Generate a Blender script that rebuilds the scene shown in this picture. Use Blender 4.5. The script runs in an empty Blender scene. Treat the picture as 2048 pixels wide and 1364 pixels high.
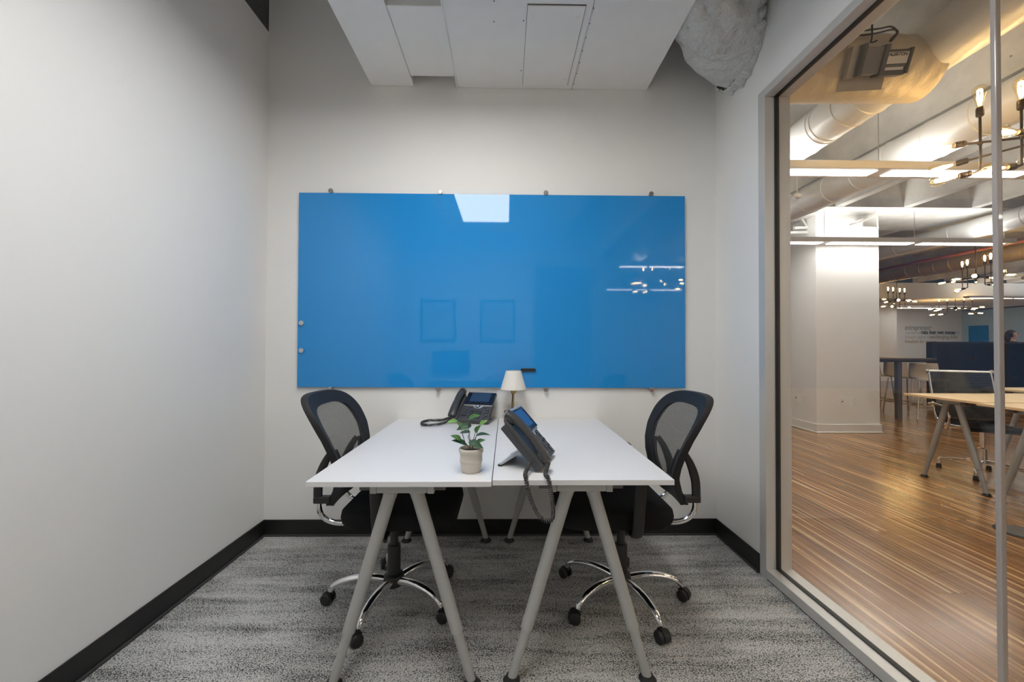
import bpy, bmesh, math, random
from mathutils import Vector, Matrix
from math import sin, cos, pi, radians, sqrt, atan2, exp

random.seed(7)
scn = bpy.context.scene
COL = scn.collection

# ------------------------------------------------------------------ camera, world, exposure
cam_d = bpy.data.cameras.new('camera')
cam_d.sensor_width = 36.0
cam_d.lens = 805.0 / 2048.0 * 36.0
cam_d.clip_start = 0.02
cam = bpy.data.objects.new('camera', cam_d)
COL.objects.link(cam)
CAMROT = (Matrix.Rotation(radians(-0.866), 3, 'Z') @ Matrix.Rotation(radians(90.734), 3, 'X')
          @ Matrix.Rotation(radians(0.217), 3, 'Z'))
cam.matrix_world = Matrix.Translation((0, 0, 1.2)) @ CAMROT.to_4x4()
scn.camera = cam

world = bpy.data.worlds.new('world')
scn.world = world
world.use_nodes = True
world.node_tree.nodes['Background'].inputs[0].default_value = (0.95, 0.97, 1.0, 1)
world.node_tree.nodes['Background'].inputs[1].default_value = 0.35

vs = scn.view_settings
vs.view_transform = 'Standard'
vs.look = 'None'
vs.gamma = 1.0
vs.use_curve_mapping = False
vs.exposure = 0.07

PANEL_POWER = 12.5      # meeting-room ceiling panel
LINEAR_POWER = 20.0    # office linear pendants
BULB_POWER = 80.0      # filament bulbs


def ray(px, py):
    return CAMROT @ Vector(((px - 1024) / 805.0, -(py - 682) / 805.0, -1.0))


def at(px, py, ax, v):
    """point where the line of sight through a pixel meets the plane axis==v"""
    d = ray(px, py)
    o = Vector((0, 0, 1.2))
    return o + d * ((v - o[ax]) / d[ax])


# ------------------------------------------------------------------ materials
def _new(name):
    m = bpy.data.materials.new(name)
    m.use_nodes = True
    nt = m.node_tree
    return m, nt, nt.nodes['Principled BSDF'], nt.nodes['Material Output']


def mat(name, col, rough=0.5, metal=0.0, var=0.04, vscale=6.0, bump=0.0, bscale=80.0, coat=0.0, spec=0.5, bdist=0.004):
    m, nt, p, out = _new(name)
    N, L = nt.nodes, nt.links
    p.inputs['Roughness'].default_value = rough
    p.inputs['Metallic'].default_value = metal
    p.inputs['Coat Weight'].default_value = coat
    p.inputs['Specular IOR Level'].default_value = spec
    geo = N.new('ShaderNodeNewGeometry')
    nz = N.new('ShaderNodeTexNoise')
    nz.inputs['Scale'].default_value = vscale
    nz.inputs['Detail'].default_value = 4
    L.new(geo.outputs['Position'], nz.inputs['Vector'])
    mx = N.new('ShaderNodeMix')
    mx.data_type = 'RGBA'
    mx.inputs[6].default_value = (*[c * (1 - var) for c in col], 1)
    mx.inputs[7].default_value = (*[min(1, c * (1 + var)) for c in col], 1)
    L.new(nz.outputs['Fac'], mx.inputs[0])
    L.new(mx.outputs[2], p.inputs['Base Color'])
    if bump > 0:
        nb = N.new('ShaderNodeTexNoise')
        nb.inputs['Scale'].default_value = bscale
        nb.inputs['Detail'].default_value = 3
        L.new(geo.outputs['Position'], nb.inputs['Vector'])
        b = N.new('ShaderNodeBump')
        b.inputs['Strength'].default_value = bump
        b.inputs['Distance'].default_value = bdist
        L.new(nb.outputs['Fac'], b.inputs['Height'])
        L.new(b.outputs['Normal'], p.inputs['Normal'])
    return m


def emit(name, col, s):
    m, nt, p, out = _new(name)
    p.inputs['Base Color'].default_value = (*col, 1)
    p.inputs['Emission Color'].default_value = (*col, 1)
    p.inputs['Emission Strength'].default_value = s
    return m


def clear_glass(name, tint=(1, 1, 1), ior=1.45, rough=0.0):
    m, nt, p, out = _new(name)
    N, L = nt.nodes, nt.links
    N.remove(p)
    tr = N.new('ShaderNodeBsdfTransparent')
    tr.inputs[0].default_value = (*tint, 1)
    gl = N.new('ShaderNodeBsdfGlossy')
    gl.inputs['Roughness'].default_value = rough
    lw = N.new('ShaderNodeLayerWeight')
    lw.inputs[0].default_value = 0.5
    pw = N.new('ShaderNodeMath')
    pw.operation = 'POWER'
    pw.inputs[1].default_value = 5.0
    L.new(lw.outputs['Facing'], pw.inputs[0])
    f0 = ((ior - 1) / (ior + 1)) ** 2
    fr = N.new('ShaderNodeMapRange')
    fr.inputs[3].default_value = f0
    fr.inputs[4].default_value = 1.0
    L.new(pw.outputs[0], fr.inputs[0])
    mx = N.new('ShaderNodeMixShader')
    L.new(fr.outputs[0], mx.inputs[0])
    L.new(tr.outputs[0], mx.inputs[1])
    L.new(gl.outputs[0], mx.inputs[2])
    L.new(mx.outputs[0], out.inputs[0])
    return m


def mesh_fabric(name, col, cover=0.62, scale=380.0):
    m, nt, p, out = _new(name)
    N, L = nt.nodes, nt.links
    p.inputs['Base Color'].default_value = (*col, 1)
    p.inputs['Roughness'].default_value = 0.8
    tc = N.new('ShaderNodeTexCoord')
    facs = []
    for d in ('Y', 'Z'):
        w = N.new('ShaderNodeTexWave')
        w.wave_type = 'BANDS'
        w.bands_direction = d
        w.inputs['Scale'].default_value = scale / 6.28
        L.new(tc.outputs['Object'], w.inputs['Vector'])
        facs.append(w)
    mx = N.new('ShaderNodeMath')
    mx.operation = 'MAXIMUM'
    L.new(facs[0].outputs['Fac'], mx.inputs[0])
    L.new(facs[1].outputs['Fac'], mx.inputs[1])
    rp = N.new('ShaderNodeMapRange')
    rp.inputs[1].default_value = 0.2
    rp.inputs[2].default_value = 0.95
    rp.inputs[3].default_value = cover - 0.3
    rp.inputs[4].default_value = min(1, cover + 0.25)
    L.new(mx.outputs[0], rp.inputs[0])
    L.new(rp.outputs[0], p.inputs['Alpha'])
    return m


def carpet_mat():
    m, nt, p, out = _new('carpet_loop_grey')
    N, L = nt.nodes, nt.links
    p.inputs['Roughness'].default_value = 0.95
    p.inputs['Specular IOR Level'].default_value = 0.1
    geo = N.new('ShaderNodeNewGeometry')

    def noise(sc, scale, detail=3, rough=0.55, dist=0.0):
        mp = N.new('ShaderNodeMapping')
        mp.inputs['Scale'].default_value = sc
        L.new(geo.outputs['Position'], mp.inputs['Vector'])
        n = N.new('ShaderNodeTexNoise')
        n.inputs['Scale'].default_value = scale
        n.inputs['Detail'].default_value = detail
        n.inputs['Roughness'].default_value = rough
        n.inputs['Distortion'].default_value = dist
        L.new(mp.outputs[0], n.inputs['Vector'])
        return n
    mp = N.new('ShaderNodeMapping')
    mp.inputs['Scale'].default_value = (0.7, 1.25, 1)
    mp.inputs['Rotation'].default_value = (0, 0, 0.0)
    L.new(geo.outputs['Position'], mp.inputs['Vector'])
    vo = N.new('ShaderNodeTexVoronoi')
    vo.inputs['Scale'].default_value = 240
    vo.inputs['Randomness'].default_value = 0.75
    L.new(mp.outputs[0], vo.inputs['Vector'])
    fine = noise((0.8, 1.4, 1), 225, 2, 0.6)
    streak = noise((0.9, 7.0, 1), 2.1, 5, 0.62, 0.3)
    blotch = noise((1, 2.2, 1), 3.2, 3)

    def math_(op, a, b, va=None, vb=None):
        k = N.new('ShaderNodeMath')
        k.operation = op
        if a is not None:
            L.new(a, k.inputs[0])
        else:
            k.inputs[0].default_value = va
        if b is not None:
            L.new(b, k.inputs[1])
        else:
            k.inputs[1].default_value = vb
        return k.outputs[0]
    s1 = math_('MULTIPLY', streak.outputs['Fac'], None, vb=0.62)
    s2 = math_('MULTIPLY', blotch.outputs['Fac'], None, vb=0.30)
    sa = math_('ADD', s1, s2)
    f1 = math_('MULTIPLY', fine.outputs['Fac'], None, vb=1.5)
    tot = math_('ADD', sa, f1)
    v1 = math_('MULTIPLY', vo.outputs['Distance'], None, vb=-0.6)
    tot = math_('ADD', tot, v1)
    rp = N.new('ShaderNodeValToRGB')
    e = rp.color_ramp.elements
    e[0].position = 0.72
    e[0].color = (0.055, 0.055, 0.053, 1)
    e[1].position = 0.98
    e[1].color = (0.62, 0.617, 0.60, 1)
    mid = e.new(0.86)
    mid.color = (0.40, 0.40, 0.387, 1)
    L.new(tot, rp.inputs[0])
    L.new(rp.outputs[0], p.inputs['Base Color'])
    b = N.new('ShaderNodeBump')
    b.inputs['Strength'].default_value = 0.5
    b.inputs['Distance'].default_value = 0.004
    L.new(fine.outputs['Fac'], b.inputs['Height'])
    L.new(b.outputs['Normal'], p.inputs['Normal'])
    return m


def plank_mat(name='strand_bamboo', rough=0.26):
    m, nt, p, out = _new(name)
    N, L = nt.nodes, nt.links
    geo = N.new('ShaderNodeNewGeometry')
    oi = N.new('ShaderNodeObjectInfo')
    add = N.new('ShaderNodeVectorMath')
    add.operation = 'ADD'
    cmb = N.new('ShaderNodeCombineXYZ')
    mu = N.new('ShaderNodeMath')
    mu.operation = 'MULTIPLY'
    mu.inputs[1].default_value = 37.0
    L.new(oi.outputs['Random'], mu.inputs[0])
    L.new(mu.outputs[0], cmb.inputs[0])
    L.new(mu.outputs[0], cmb.inputs[1])
    L.new(geo.outputs['Position'], add.inputs[0])
    L.new(cmb.outputs[0], add.inputs[1])

    def noise(sc, scale, detail, rough=0.5):
        mp = N.new('ShaderNodeMapping')
        mp.inputs['Scale'].default_value = sc
        L.new(add.outputs[0], mp.inputs['Vector'])
        n = N.new('ShaderNodeTexNoise')
        n.inputs['Scale'].default_value = scale
        n.inputs['Detail'].default_value = detail
        n.inputs['Roughness'].default_value = rough
        L.new(mp.outputs[0], n.inputs['Vector'])
        return n
    st = noise((48, 0.75, 1), 1.0, 2, 0.4)
    fi = noise((150, 2.0, 1), 1.0, 2)
    br = noise((6, 1.0, 1), 1.0, 2)
    rp = N.new('ShaderNodeValToRGB')
    e = rp.color_ramp.elements
    e[0].position = 0.36
    e[0].color = (0.20, 0.09, 0.03, 1)
    e[1].position = 0.66
    e[1].color = (0.72, 0.50, 0.27, 1)
    k = e.new(0.54)
    k.color = (0.33, 0.165, 0.062, 1)
    k = e.new(0.60)
    k.color = (0.38, 0.20, 0.08, 1)
    L.new(st.outputs['Fac'], rp.inputs[0])
    rp2 = N.new('ShaderNodeValToRGB')
    rp2.color_ramp.elements[0].position = 0.3
    rp2.color_ramp.elements[0].color = (0.78, 0.76, 0.74, 1)
    rp2.color_ramp.elements[1].position = 0.7
    rp2.color_ramp.elements[1].color = (1.15, 1.15, 1.15, 1)
    L.new(fi.outputs['Fac'], rp2.inputs[0])
    mx = N.new('ShaderNodeMix')
    mx.data_type = 'RGBA'
    mx.blend_type = 'MULTIPLY'
    mx.inputs[0].default_value = 1.0
    L.new(rp.outputs[0], mx.inputs[6])
    L.new(rp2.outputs[0], mx.inputs[7])
    hs = N.new('ShaderNodeHueSaturation')
    mr = N.new('ShaderNodeMapRange')
    mr.inputs[3].default_value = 0.85
    mr.inputs[4].default_value = 1.2
    L.new(oi.outputs['Random'], mr.inputs[0])
    L.new(mr.outputs[0], hs.inputs['Value'])
    L.new(mx.outputs[2], hs.inputs['Color'])
    L.new(hs.outputs[0], p.inputs['Base Color'])
    p.inputs['Roughness'].default_value = rough
    p.inputs['Coat Weight'].default_value = 0.35
    p.inputs['Coat Roughness'].default_value = 0.16
    return m


def concrete_mat(name, col=(0.52, 0.5, 0.47)):
    m, nt, p, out = _new(name)
    N, L = nt.nodes, nt.links
    p.inputs['Roughness'].default_value = 0.85
    geo = N.new('ShaderNodeNewGeometry')
    n1 = N.new('ShaderNodeTexNoise')
    n1.inputs['Scale'].default_value = 2.4
    n1.inputs['Detail'].default_value = 8
    n1.inputs['Roughness'].default_value = 0.62
    L.new(geo.outputs['Position'], n1.inputs['Vector'])
    rp = N.new('ShaderNodeValToRGB')
    rp.color_ramp.elements[0].position = 0.3
    rp.color_ramp.elements[0].color = (*[c * 0.78 for c in col], 1)
    rp.color_ramp.elements[1].position = 0.68
    rp.color_ramp.elements[1].color = (*[c * 1.18 for c in col], 1)
    L.new(n1.outputs['Fac'], rp.inputs[0])
    vo = N.new('ShaderNodeTexVoronoi')
    vo.inputs['Scale'].default_value = 7
    L.new(geo.outputs['Position'], vo.inputs['Vector'])
    r2 = N.new('ShaderNodeValToRGB')
    r2.color_ramp.elements[0].position = 0.03
    r2.color_ramp.elements[0].color = (0.35, 0.33, 0.3, 1)
    r2.color_ramp.elements[1].position = 0.07
    r2.color_ramp.elements[1].color = (1, 1, 1, 1)
    L.new(vo.outputs['Distance'], r2.inputs[0])
    mx = N.new('ShaderNodeMix')
    mx.data_type = 'RGBA'
    mx.blend_type = 'MULTIPLY'
    mx.inputs[0].default_value = 1.0
    L.new(rp.outputs[0], mx.inputs[6])
    L.new(r2.outputs[0], mx.inputs[7])
    L.new(mx.outputs[2], p.inputs['Base Color'])
    b = N.new('ShaderNodeBump')
    b.inputs['Strength'].default_value = 0.25
    b.inputs['Distance'].default_value = 0.01
    L.new(n1.outputs['Fac'], b.inputs['Height'])
    L.new(b.outputs['Normal'], p.inputs['Normal'])
    return m


def grain_mat(name, c0, c1, sc=(2, 60, 60), rough=0.45):
    m, nt, p, out = _new(name)
    N, L = nt.nodes, nt.links
    p.inputs['Roughness'].default_value = rough
    tc = N.new('ShaderNodeTexCoord')
    mp = N.new('ShaderNodeMapping')
    mp.inputs['Scale'].default_value = sc
    L.new(tc.outputs['Object'], mp.inputs['Vector'])
    n = N.new('ShaderNodeTexNoise')
    n.inputs['Scale'].default_value = 1
    n.inputs['Detail'].default_value = 4
    L.new(mp.outputs[0], n.inputs['Vector'])
    rp = N.new('ShaderNodeValToRGB')
    rp.color_ramp.elements[0].position = 0.3
    rp.color_ramp.elements[0].color = (*c0, 1)
    rp.color_ramp.elements[1].position = 0.7
    rp.color_ramp.elements[1].color = (*c1, 1)
    L.new(n.outputs['Fac'], rp.inputs[0])
    L.new(rp.outputs[0], p.inputs['Base Color'])
    return m


W = {}
W['wall'] = mat('wall_paint', (0.86, 0.855, 0.835), 0.7, var=0.012, vscale=2.0, bump=0.06, bscale=160)
W['ceil_paint'] = mat('ceiling_paint', (0.78, 0.78, 0.76), 0.75, var=0.03, vscale=3, bump=0.15, bscale=60)
W['dark_deck'] = mat('dark_steel', (0.09, 0.09, 0.085), 0.7, var=0.3, vscale=20)
W['carpet'] = carpet_mat()
W['black_base'] = mat('black_vinyl', (0.012, 0.012, 0.012), 0.42, var=0.15, vscale=30)
W['toe'] = mat('dark_grey_vinyl', (0.05, 0.05, 0.05), 0.6)
W['alu'] = mat('satin_aluminium', (0.66, 0.65, 0.625), 0.4, 0.35, var=0.02, vscale=40)
W['rubber'] = mat('black_rubber', (0.018, 0.018, 0.018), 0.55)
W['glass'] = clear_glass('partition_glass', (0.985, 0.99, 0.985))
W['joint'] = mat('clear_joint_strip', (0.42, 0.375, 0.345), 0.18, coat=0.6)
W['blue'] = mat('blue_back_painted_glass', (0.02, 0.275, 0.69), 0.03, var=0.02, vscale=1.0, spec=0.55)
W['blue_edge'] = mat('glass_edge_blue', (0.05, 0.22, 0.42), 0.1)
W['steel'] = mat('brushed_steel', (0.42, 0.41, 0.40), 0.25, 1.0, var=0.05, vscale=50)
W['chrome'] = mat('chrome', (0.83, 0.83, 0.83), 0.07, 1.0, var=0.0)
W['desk_white'] = mat('white_laminate', (0.78, 0.78, 0.785), 0.32, var=0.01, bump=0.02, bscale=300)
W['leg_grey'] = mat('grey_powder_coat', (0.47, 0.475, 0.46), 0.42, 0.15, var=0.03, vscale=30)
W['leg_grey_o'] = mat('grey_metal_coat', (0.36, 0.37, 0.37), 0.4, 0.2, var=0.03, vscale=30)
W['rail'] = mat('dark_grey_rail', (0.12, 0.12, 0.12), 0.5)
W['black_fabric'] = mat('black_fabric', (0.014, 0.014, 0.015), 0.9, var=0.3, vscale=300, bump=0.3, bscale=500, spec=0.2)
W['black_plastic'] = mat('black_plastic', (0.02, 0.02, 0.02), 0.45, var=0.1)
W['back_frame'] = mat('black_back_frame', (0.013, 0.013, 0.015), 0.6, var=0.15, vscale=200)
W['mesh'] = mesh_fabric('black_mesh', (0.045, 0.045, 0.045), 0.62)
W['phone'] = mat('charcoal_phone_plastic', (0.062, 0.064, 0.07), 0.4, var=0.05, bump=0.05, bscale=900)
W['handset'] = mat('handset_plastic', (0.052, 0.052, 0.055), 0.33, var=0.05)
W['bezel'] = mat('gloss_black_bezel', (0.008, 0.012, 0.025), 0.12)
W['lcd'] = emit('phone_screen', (0.006, 0.035, 0.11), 0.35)
W['lcd'].node_tree.nodes['Principled BSDF'].inputs['Roughness'].default_value = 0.1
W['silver'] = mat('silver_plastic', (0.55, 0.57, 0.6), 0.3, 0.5)
W['key'] = mat('phone_key', (0.02, 0.02, 0.022), 0.3)
W['key_print'] = mat('key_print_white', (0.75, 0.75, 0.75), 0.5)
W['cord'] = mat('cord_plastic', (0.05, 0.05, 0.05), 0.4)
W['pot'] = mat('cream_ceramic', (0.62, 0.575, 0.50), 0.5, var=0.06, vscale=40, bump=0.05, bscale=150)
W['soil'] = mat('dark_soil', (0.02, 0.014, 0.01), 0.95, var=0.6, vscale=300, bump=1, bscale=400)
W['stem'] = mat('plant_stem', (0.16, 0.13, 0.07), 0.6)
W['leaf'] = mat('green_leaf', (0.05, 0.15, 0.035), 0.6, var=0.45, vscale=60)
W['leaf_dark'] = mat('dark_leaf', (0.022, 0.075, 0.035), 0.6, var=0.4, vscale=60)
W['leaf_light'] = mat('pale_green_leaf', (0.12, 0.27, 0.06), 0.6, var=0.4, vscale=60)
W['shade'] = mat('linen_shade', (0.8, 0.78, 0.73), 0.85, var=0.03, vscale=200, bump=0.2, bscale=700)
W['brass'] = mat('aged_brass', (0.5, 0.36, 0.13), 0.3, 1.0, var=0.2, vscale=60)
W['walnut'] = grain_mat('walnut_wood', (0.10, 0.04, 0.018), (0.26, 0.115, 0.05), (60, 60, 4))
W['duct_paint'] = mat('grey_duct_paint', (0.84, 0.84, 0.82), 0.6, var=0.04, vscale=8, bump=0.12, bscale=30)
W['gap'] = mat('dark_joint', (0.12, 0.12, 0.11), 0.8)
W['flex'] = mat('grey_painted_foil', (0.62, 0.62, 0.60), 0.5, 0.0, var=0.1, vscale=12, bump=1.0, bscale=16, bdist=0.03)
W['fixture'] = mat('white_fixture', (0.72, 0.69, 0.64), 0.45)
W['panel_light'] = emit('ceiling_panel_diffuser', (1.0, 0.99, 0.97), PANEL_POWER)
W['lin_light'] = emit('linear_diffuser', (1.0, 0.985, 0.95), LINEAR_POWER)
W['up_light'] = emit('linear_up_diffuser', (1.0, 0.985, 0.95), LINEAR_POWER * 0.62)
W['filament'] = emit('glowing_filament', (1.0, 0.72, 0.36), BULB_POWER)
W['amber'] = clear_glass('amber_bulb_glass', (1.0, 0.93, 0.78), 1.3)
W['bronze'] = mat('dark_bronze', (0.055, 0.042, 0.035), 0.45, 0.6, var=0.2, vscale=60)
W['plank'] = plank_mat()
W['concrete'] = concrete_mat('painted_concrete', (0.60, 0.585, 0.55))
W['white'] = mat('white_paint', (0.82, 0.81, 0.79), 0.6, var=0.015)
W['white_gloss'] = mat('white_trim_paint', (0.80, 0.79, 0.765), 0.35, var=0.01)
W['duct_white'] = mat('white_spiral_duct', (0.76, 0.755, 0.74), 0.38, 0.1, var=0.02)
W['duct_tan'] = mat('tan_duct_wrap', (0.70, 0.63, 0.50), 0.5, 0.1, var=0.12, vscale=5, bump=0.5, bscale=25, bdist=0.012)
W['duct_warm_lit'] = mat('galvanised_duct_warm_lit', (0.52, 0.42, 0.25), 0.4, 0.4, var=0.08, vscale=4)  # warm glow of the bulbs is put into the base colour
W['ctrl'] = mat('grey_controller_plastic', (0.10, 0.095, 0.09), 0.5)
W['ctrl_l'] = mat('light_grey_plastic', (0.23, 0.22, 0.21), 0.5)
W['label'] = mat('label_paper', (0.78, 0.76, 0.72), 0.6)
W['ink'] = mat('dark_ink', (0.04, 0.04, 0.045), 0.6)
W['ink_grey'] = mat('grey_ink', (0.22, 0.22, 0.23), 0.6)
W['ink_light'] = mat('light_grey_ink', (0.5, 0.5, 0.51), 0.6)
W['ink_tan'] = mat('tan_ink', (0.52, 0.40, 0.30), 0.6)
W['galv'] = mat('galvanised_plate', (0.42, 0.40, 0.36), 0.45, 0.5, var=0.08, vscale=20)
W['red_pipe'] = mat('orange_red_pipe', (0.24, 0.075, 0.03), 0.5)
W['oak'] = grain_mat('pale_oak_laminate', (0.66, 0.48, 0.27), (0.78, 0.60, 0.36), (1.5, 40, 40), 0.4)
W['navy'] = mat('navy_upholstery', (0.060, 0.055, 0.054), 0.95, var=0.2, vscale=300, bump=0.2, bscale=300, spec=0.15)
W['beige_shell'] = mat('beige_shell', (0.60, 0.54, 0.45), 0.45)
W['bar_dark'] = mat('dark_grey_bar_metal', (0.13, 0.125, 0.125), 0.5)
W['bar_top'] = mat('dark_bar_top', (0.10, 0.075, 0.06), 0.4)
W['tan_wall'] = mat('tan_wall_paint', (0.52, 0.41, 0.27), 0.7)
W['far_wall'] = mat('far_white_wall', (0.86, 0.86, 0.85), 0.65, var=0.01)
W['frost_blue'] = mat('frosted_blue_glass', (0.46, 0.62, 0.72), 0.25, var=0.25, vscale=0.8)
W['poster_blue'] = mat('blue_poster_print', (0.03, 0.20, 0.50), 0.4, var=0.3, vscale=12)
W['skin'] = mat('skin', (0.50, 0.27, 0.17), 0.5, var=0.05)
W['hair'] = mat('dark_brown_hair', (0.035, 0.02, 0.014), 0.6, var=0.3, vscale=60)
W['shirt'] = mat('dark_top', (0.045, 0.03, 0.04), 0.85, var=0.4, vscale=30)
W['trouser'] = mat('dark_trousers', (0.03, 0.03, 0.045), 0.85)
W['door_wood'] = mat('dark_door_panel', (0.20, 0.16, 0.13), 0.45)
W['print'] = mat('pale_print', (0.62, 0.61, 0.6), 0.6, var=0.3, vscale=5)
W['lips'] = mat('lip_colour', (0.35, 0.12, 0.1), 0.5)


# ------------------------------------------------------------------ mesh building
def spline(pts, n=8, closed=False):
    P = [Vector(p) for p in pts]
    m = len(P)
    out = []
    rng = m if closed else m - 1
    for i in range(rng):
        if closed:
            p0, p1, p2, p3 = P[(i - 1) % m], P[i], P[(i + 1) % m], P[(i + 2) % m]
        else:
            p0, p1, p2, p3 = P[max(i - 1, 0)], P[i], P[i + 1], P[min(i + 2, m - 1)]
        for k in range(n):
            t = k / n
            out.append(0.5 * ((2 * p1) + (p2 - p0) * t + (2 * p0 - 5 * p1 + 4 * p2 - p3) * t * t
                              + (-p0 + 3 * p1 - 3 * p2 + p3) * t ** 3))
    if not closed:
        out.append(P[-1].copy())
    return out


class MB:
    def __init__(self):
        self.v, self.f = [], []

    def add(self, vs, fs, M=None):
        o = len(self.v)
        for p in vs:
            p = Vector(p)
            self.v.append(tuple(M @ p if M is not None else p))
        for f in fs:
            self.f.append(tuple(i + o for i in f))
        return self

    def box(self, x0, x1, y0, y1, z0, z1, M=None):
        vs = [(x0, y0, z0), (x1, y0, z0), (x1, y1, z0), (x0, y1, z0), (x0, y0, z1), (x1, y0, z1), (x1, y1, z1), (x0, y1, z1)]
        fs = [(0, 3, 2, 1), (4, 5, 6, 7), (0, 1, 5, 4), (1, 2, 6, 5), (2, 3, 7, 6), (3, 0, 4, 7)]
        return self.add(vs, fs, M)

    def tube(self, pts, r, n=10, cap=True, flat=None, up=None, M=None):
        """sweep; r scalar or list; flat=(a,b) multiplies the two section axes"""
        P = [Vector(p) for p in pts]
        m = len(P)
        R = r if isinstance(r, (list, tuple)) else [r] * m
        T = []
        for i in range(m):
            t = P[min(i + 1, m - 1)] - P[max(i - 1, 0)]
            T.append(t.normalized() if t.length > 1e-9 else Vector((0, 0, 1)))
        if up is None:
            up = Vector((0, 0, 1)) if abs(T[0].z) < 0.9 else Vector((1, 0, 0))
        u = Vector(up)
        a, b = flat or (1, 1)
        vs, fs = [], []
        for i in range(m):
            u = u - T[i] * u.dot(T[i])
            if u.length < 1e-6:
                u = T[i].orthogonal()
            u.normalize()
            w = T[i].cross(u)
            for k in range(n):
                an = 2 * pi * k / n
                vs.append(P[i] + (u * cos(an) * a + w * sin(an) * b) * R[i])
        for i in range(m - 1):
            for k in range(n):
                k2 = (k + 1) % n
                fs.append((i * n + k, i * n + k2, (i + 1) * n + k2, (i + 1) * n + k))
        if cap:
            fs.append(tuple(range(n))[::-1])
            fs.append(tuple((m - 1) * n + k for k in range(n)))
        return self.add(vs, fs, M)

    def cyl(self, p0, p1, r0, r1=None, n=20, M=None):
        return self.tube([p0, p1], [r0, r0 if r1 is None else r1], n, M=M)

    def lathe(self, prof, n=28, M=None, cap0=True, cap1=True):
        vs, fs = [], []
        for r, z in prof:
            for k in range(n):
                an = 2 * pi * k / n
                vs.append((r * cos(an), r * sin(an), z))
        m = len(prof)
        for i in range(m - 1):
            for k in range(n):
                k2 = (k + 1) % n
                fs.append((i * n + k, i * n + k2, (i + 1) * n + k2, (i + 1) * n + k))
        if cap0:
            fs.append(tuple(range(n))[::-1])
        if cap1:
            fs.append(tuple((m - 1) * n + k for k in range(n)))
        return self.add(vs, fs, M)

    def slab(self, outline, layers, M=None, zf=None):
        """outline: list of (x,y); layers: list of (scale, z); closed top and bottom"""
        n = len(outline)
        cx = sum(p[0] for p in outline) / n
        cy = sum(p[1] for p in outline) / n
        vs, fs = [], []
        for s, z in layers:
            for p in outline:
                x = cx + (p[0] - cx) * s
                y = cy + (p[1] - cy) * s
                vs.append((x, y, z + (zf(x, y) if zf else 0)))
        m = len(layers)
        for i in range(m - 1):
            for k in range(n):
                k2 = (k + 1) % n
                fs.append((i * n + k, i * n + k2, (i + 1) * n + k2, (i + 1) * n + k))
        o = len(vs)
        vs.append((cx, cy, layers[0][1] + (zf(cx, cy) if zf else 0)))
        vs.append((cx, cy, layers[-1][1] + (zf(cx, cy) if zf else 0)))
        for k in range(n):
            k2 = (k + 1) % n
            fs.append((o, k2, k))
            fs.append((o + 1, (m - 1) * n + k, (m - 1) * n + k2))
        return self.add(vs, fs, M)

    def prism(self, pts2, z0, z1, M=None):
        n = len(pts2)
        vs = [(x, y, z0) for x, y in pts2] + [(x, y, z1) for x, y in pts2]
        fs = [tuple(range(n))[::-1], tuple(range(n, 2 * n))]
        for k in range(n):
            k2 = (k + 1) % n
            fs.append((k, k2, n + k2, n + k))
        return self.add(vs, fs, M)

    def sphere(self, c, r, n=12, M=None):
        rx, ry, rz = r if isinstance(r, (tuple, list)) else (r, r, r)
        vs, fs = [], []
        m = n // 2
        for i in range(1, m):
            th = pi * i / m
            for k in range(n):
                an = 2 * pi * k / n
                vs.append((c[0] + rx * sin(th) * cos(an), c[1] + ry * sin(th) * sin(an), c[2] + rz * cos(th)))
        for i in range(m - 2):
            for k in range(n):
                k2 = (k + 1) % n
                fs.append((i * n + k, (i + 1) * n + k, (i + 1) * n + k2, i * n + k2))
        o = len(vs)
        vs.append((c[0], c[1], c[2] + rz))
        vs.append((c[0], c[1], c[2] - rz))
        for k in range(n):
            k2 = (k + 1) % n
            fs.append((o, k, k2))
            fs.append((o + 1, (m - 2) * n + k2, (m - 2) * n + k))
        return self.add(vs, fs, M)

    def mesh(self, name, m, smooth=False, ang=35):
        me = bpy.data.meshes.new(name)
        me.from_pydata(self.v, [], self.f)
        bm = bmesh.new()
        bm.from_mesh(me)
        bmesh.ops.recalc_face_normals(bm, faces=bm.faces)
        bm.to_mesh(me)
        bm.free()
        if m is not None:
            me.materials.append(W[m] if isinstance(m, str) else m)
        if smooth:
            me.polygons.foreach_set('use_smooth', [True] * len(me.polygons))
            me.set_sharp_from_angle(angle=radians(ang))
        me.update()
        return me

    def build(self, name, m, parent=None, smooth=False, bevel=0.0, seg=2, ang=35):
        o = bpy.data.objects.new(name, self.mesh(name, m, smooth, ang))
        COL.objects.link(o)
        if parent is not None:
            o.parent = parent
        if bevel > 0:
            b = o.modifiers.new('bevel', 'BEVEL')
            b.width = bevel
            b.segments = seg
            b.limit_method = 'ANGLE'
            b.angle_limit = radians(40)
            if smooth:
                b.harden_normals = False
        return o


def link_mesh(name, me, parent=None, M=None):
    o = bpy.data.objects.new(name, me)
    COL.objects.link(o)
    if parent is not None:
        o.parent = parent
    if M is not None:
        o.matrix_local = M
    return o


def tag(o, label, cat, group=None, kind=None):
    o['label'] = label
    o['category'] = cat
    if group:
        o['group'] = group
    if kind:
        o['kind'] = kind
    return o


def thing(name, label, cat, loc=(0, 0, 0), rz=0.0, group=None, kind=None):
    o = bpy.data.objects.new(name, None)
    o.empty_display_size = 0.05
    COL.objects.link(o)
    o.location = loc
    o.rotation_euler = (0, 0, rz)
    return tag(o, label, cat, group, kind)


def copy_tree(o, parent=None):
    c = o.copy()
    COL.objects.link(c)
    c.parent = parent
    for ch in list(o.children):
        copy_tree(ch, c)
    return c


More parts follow.
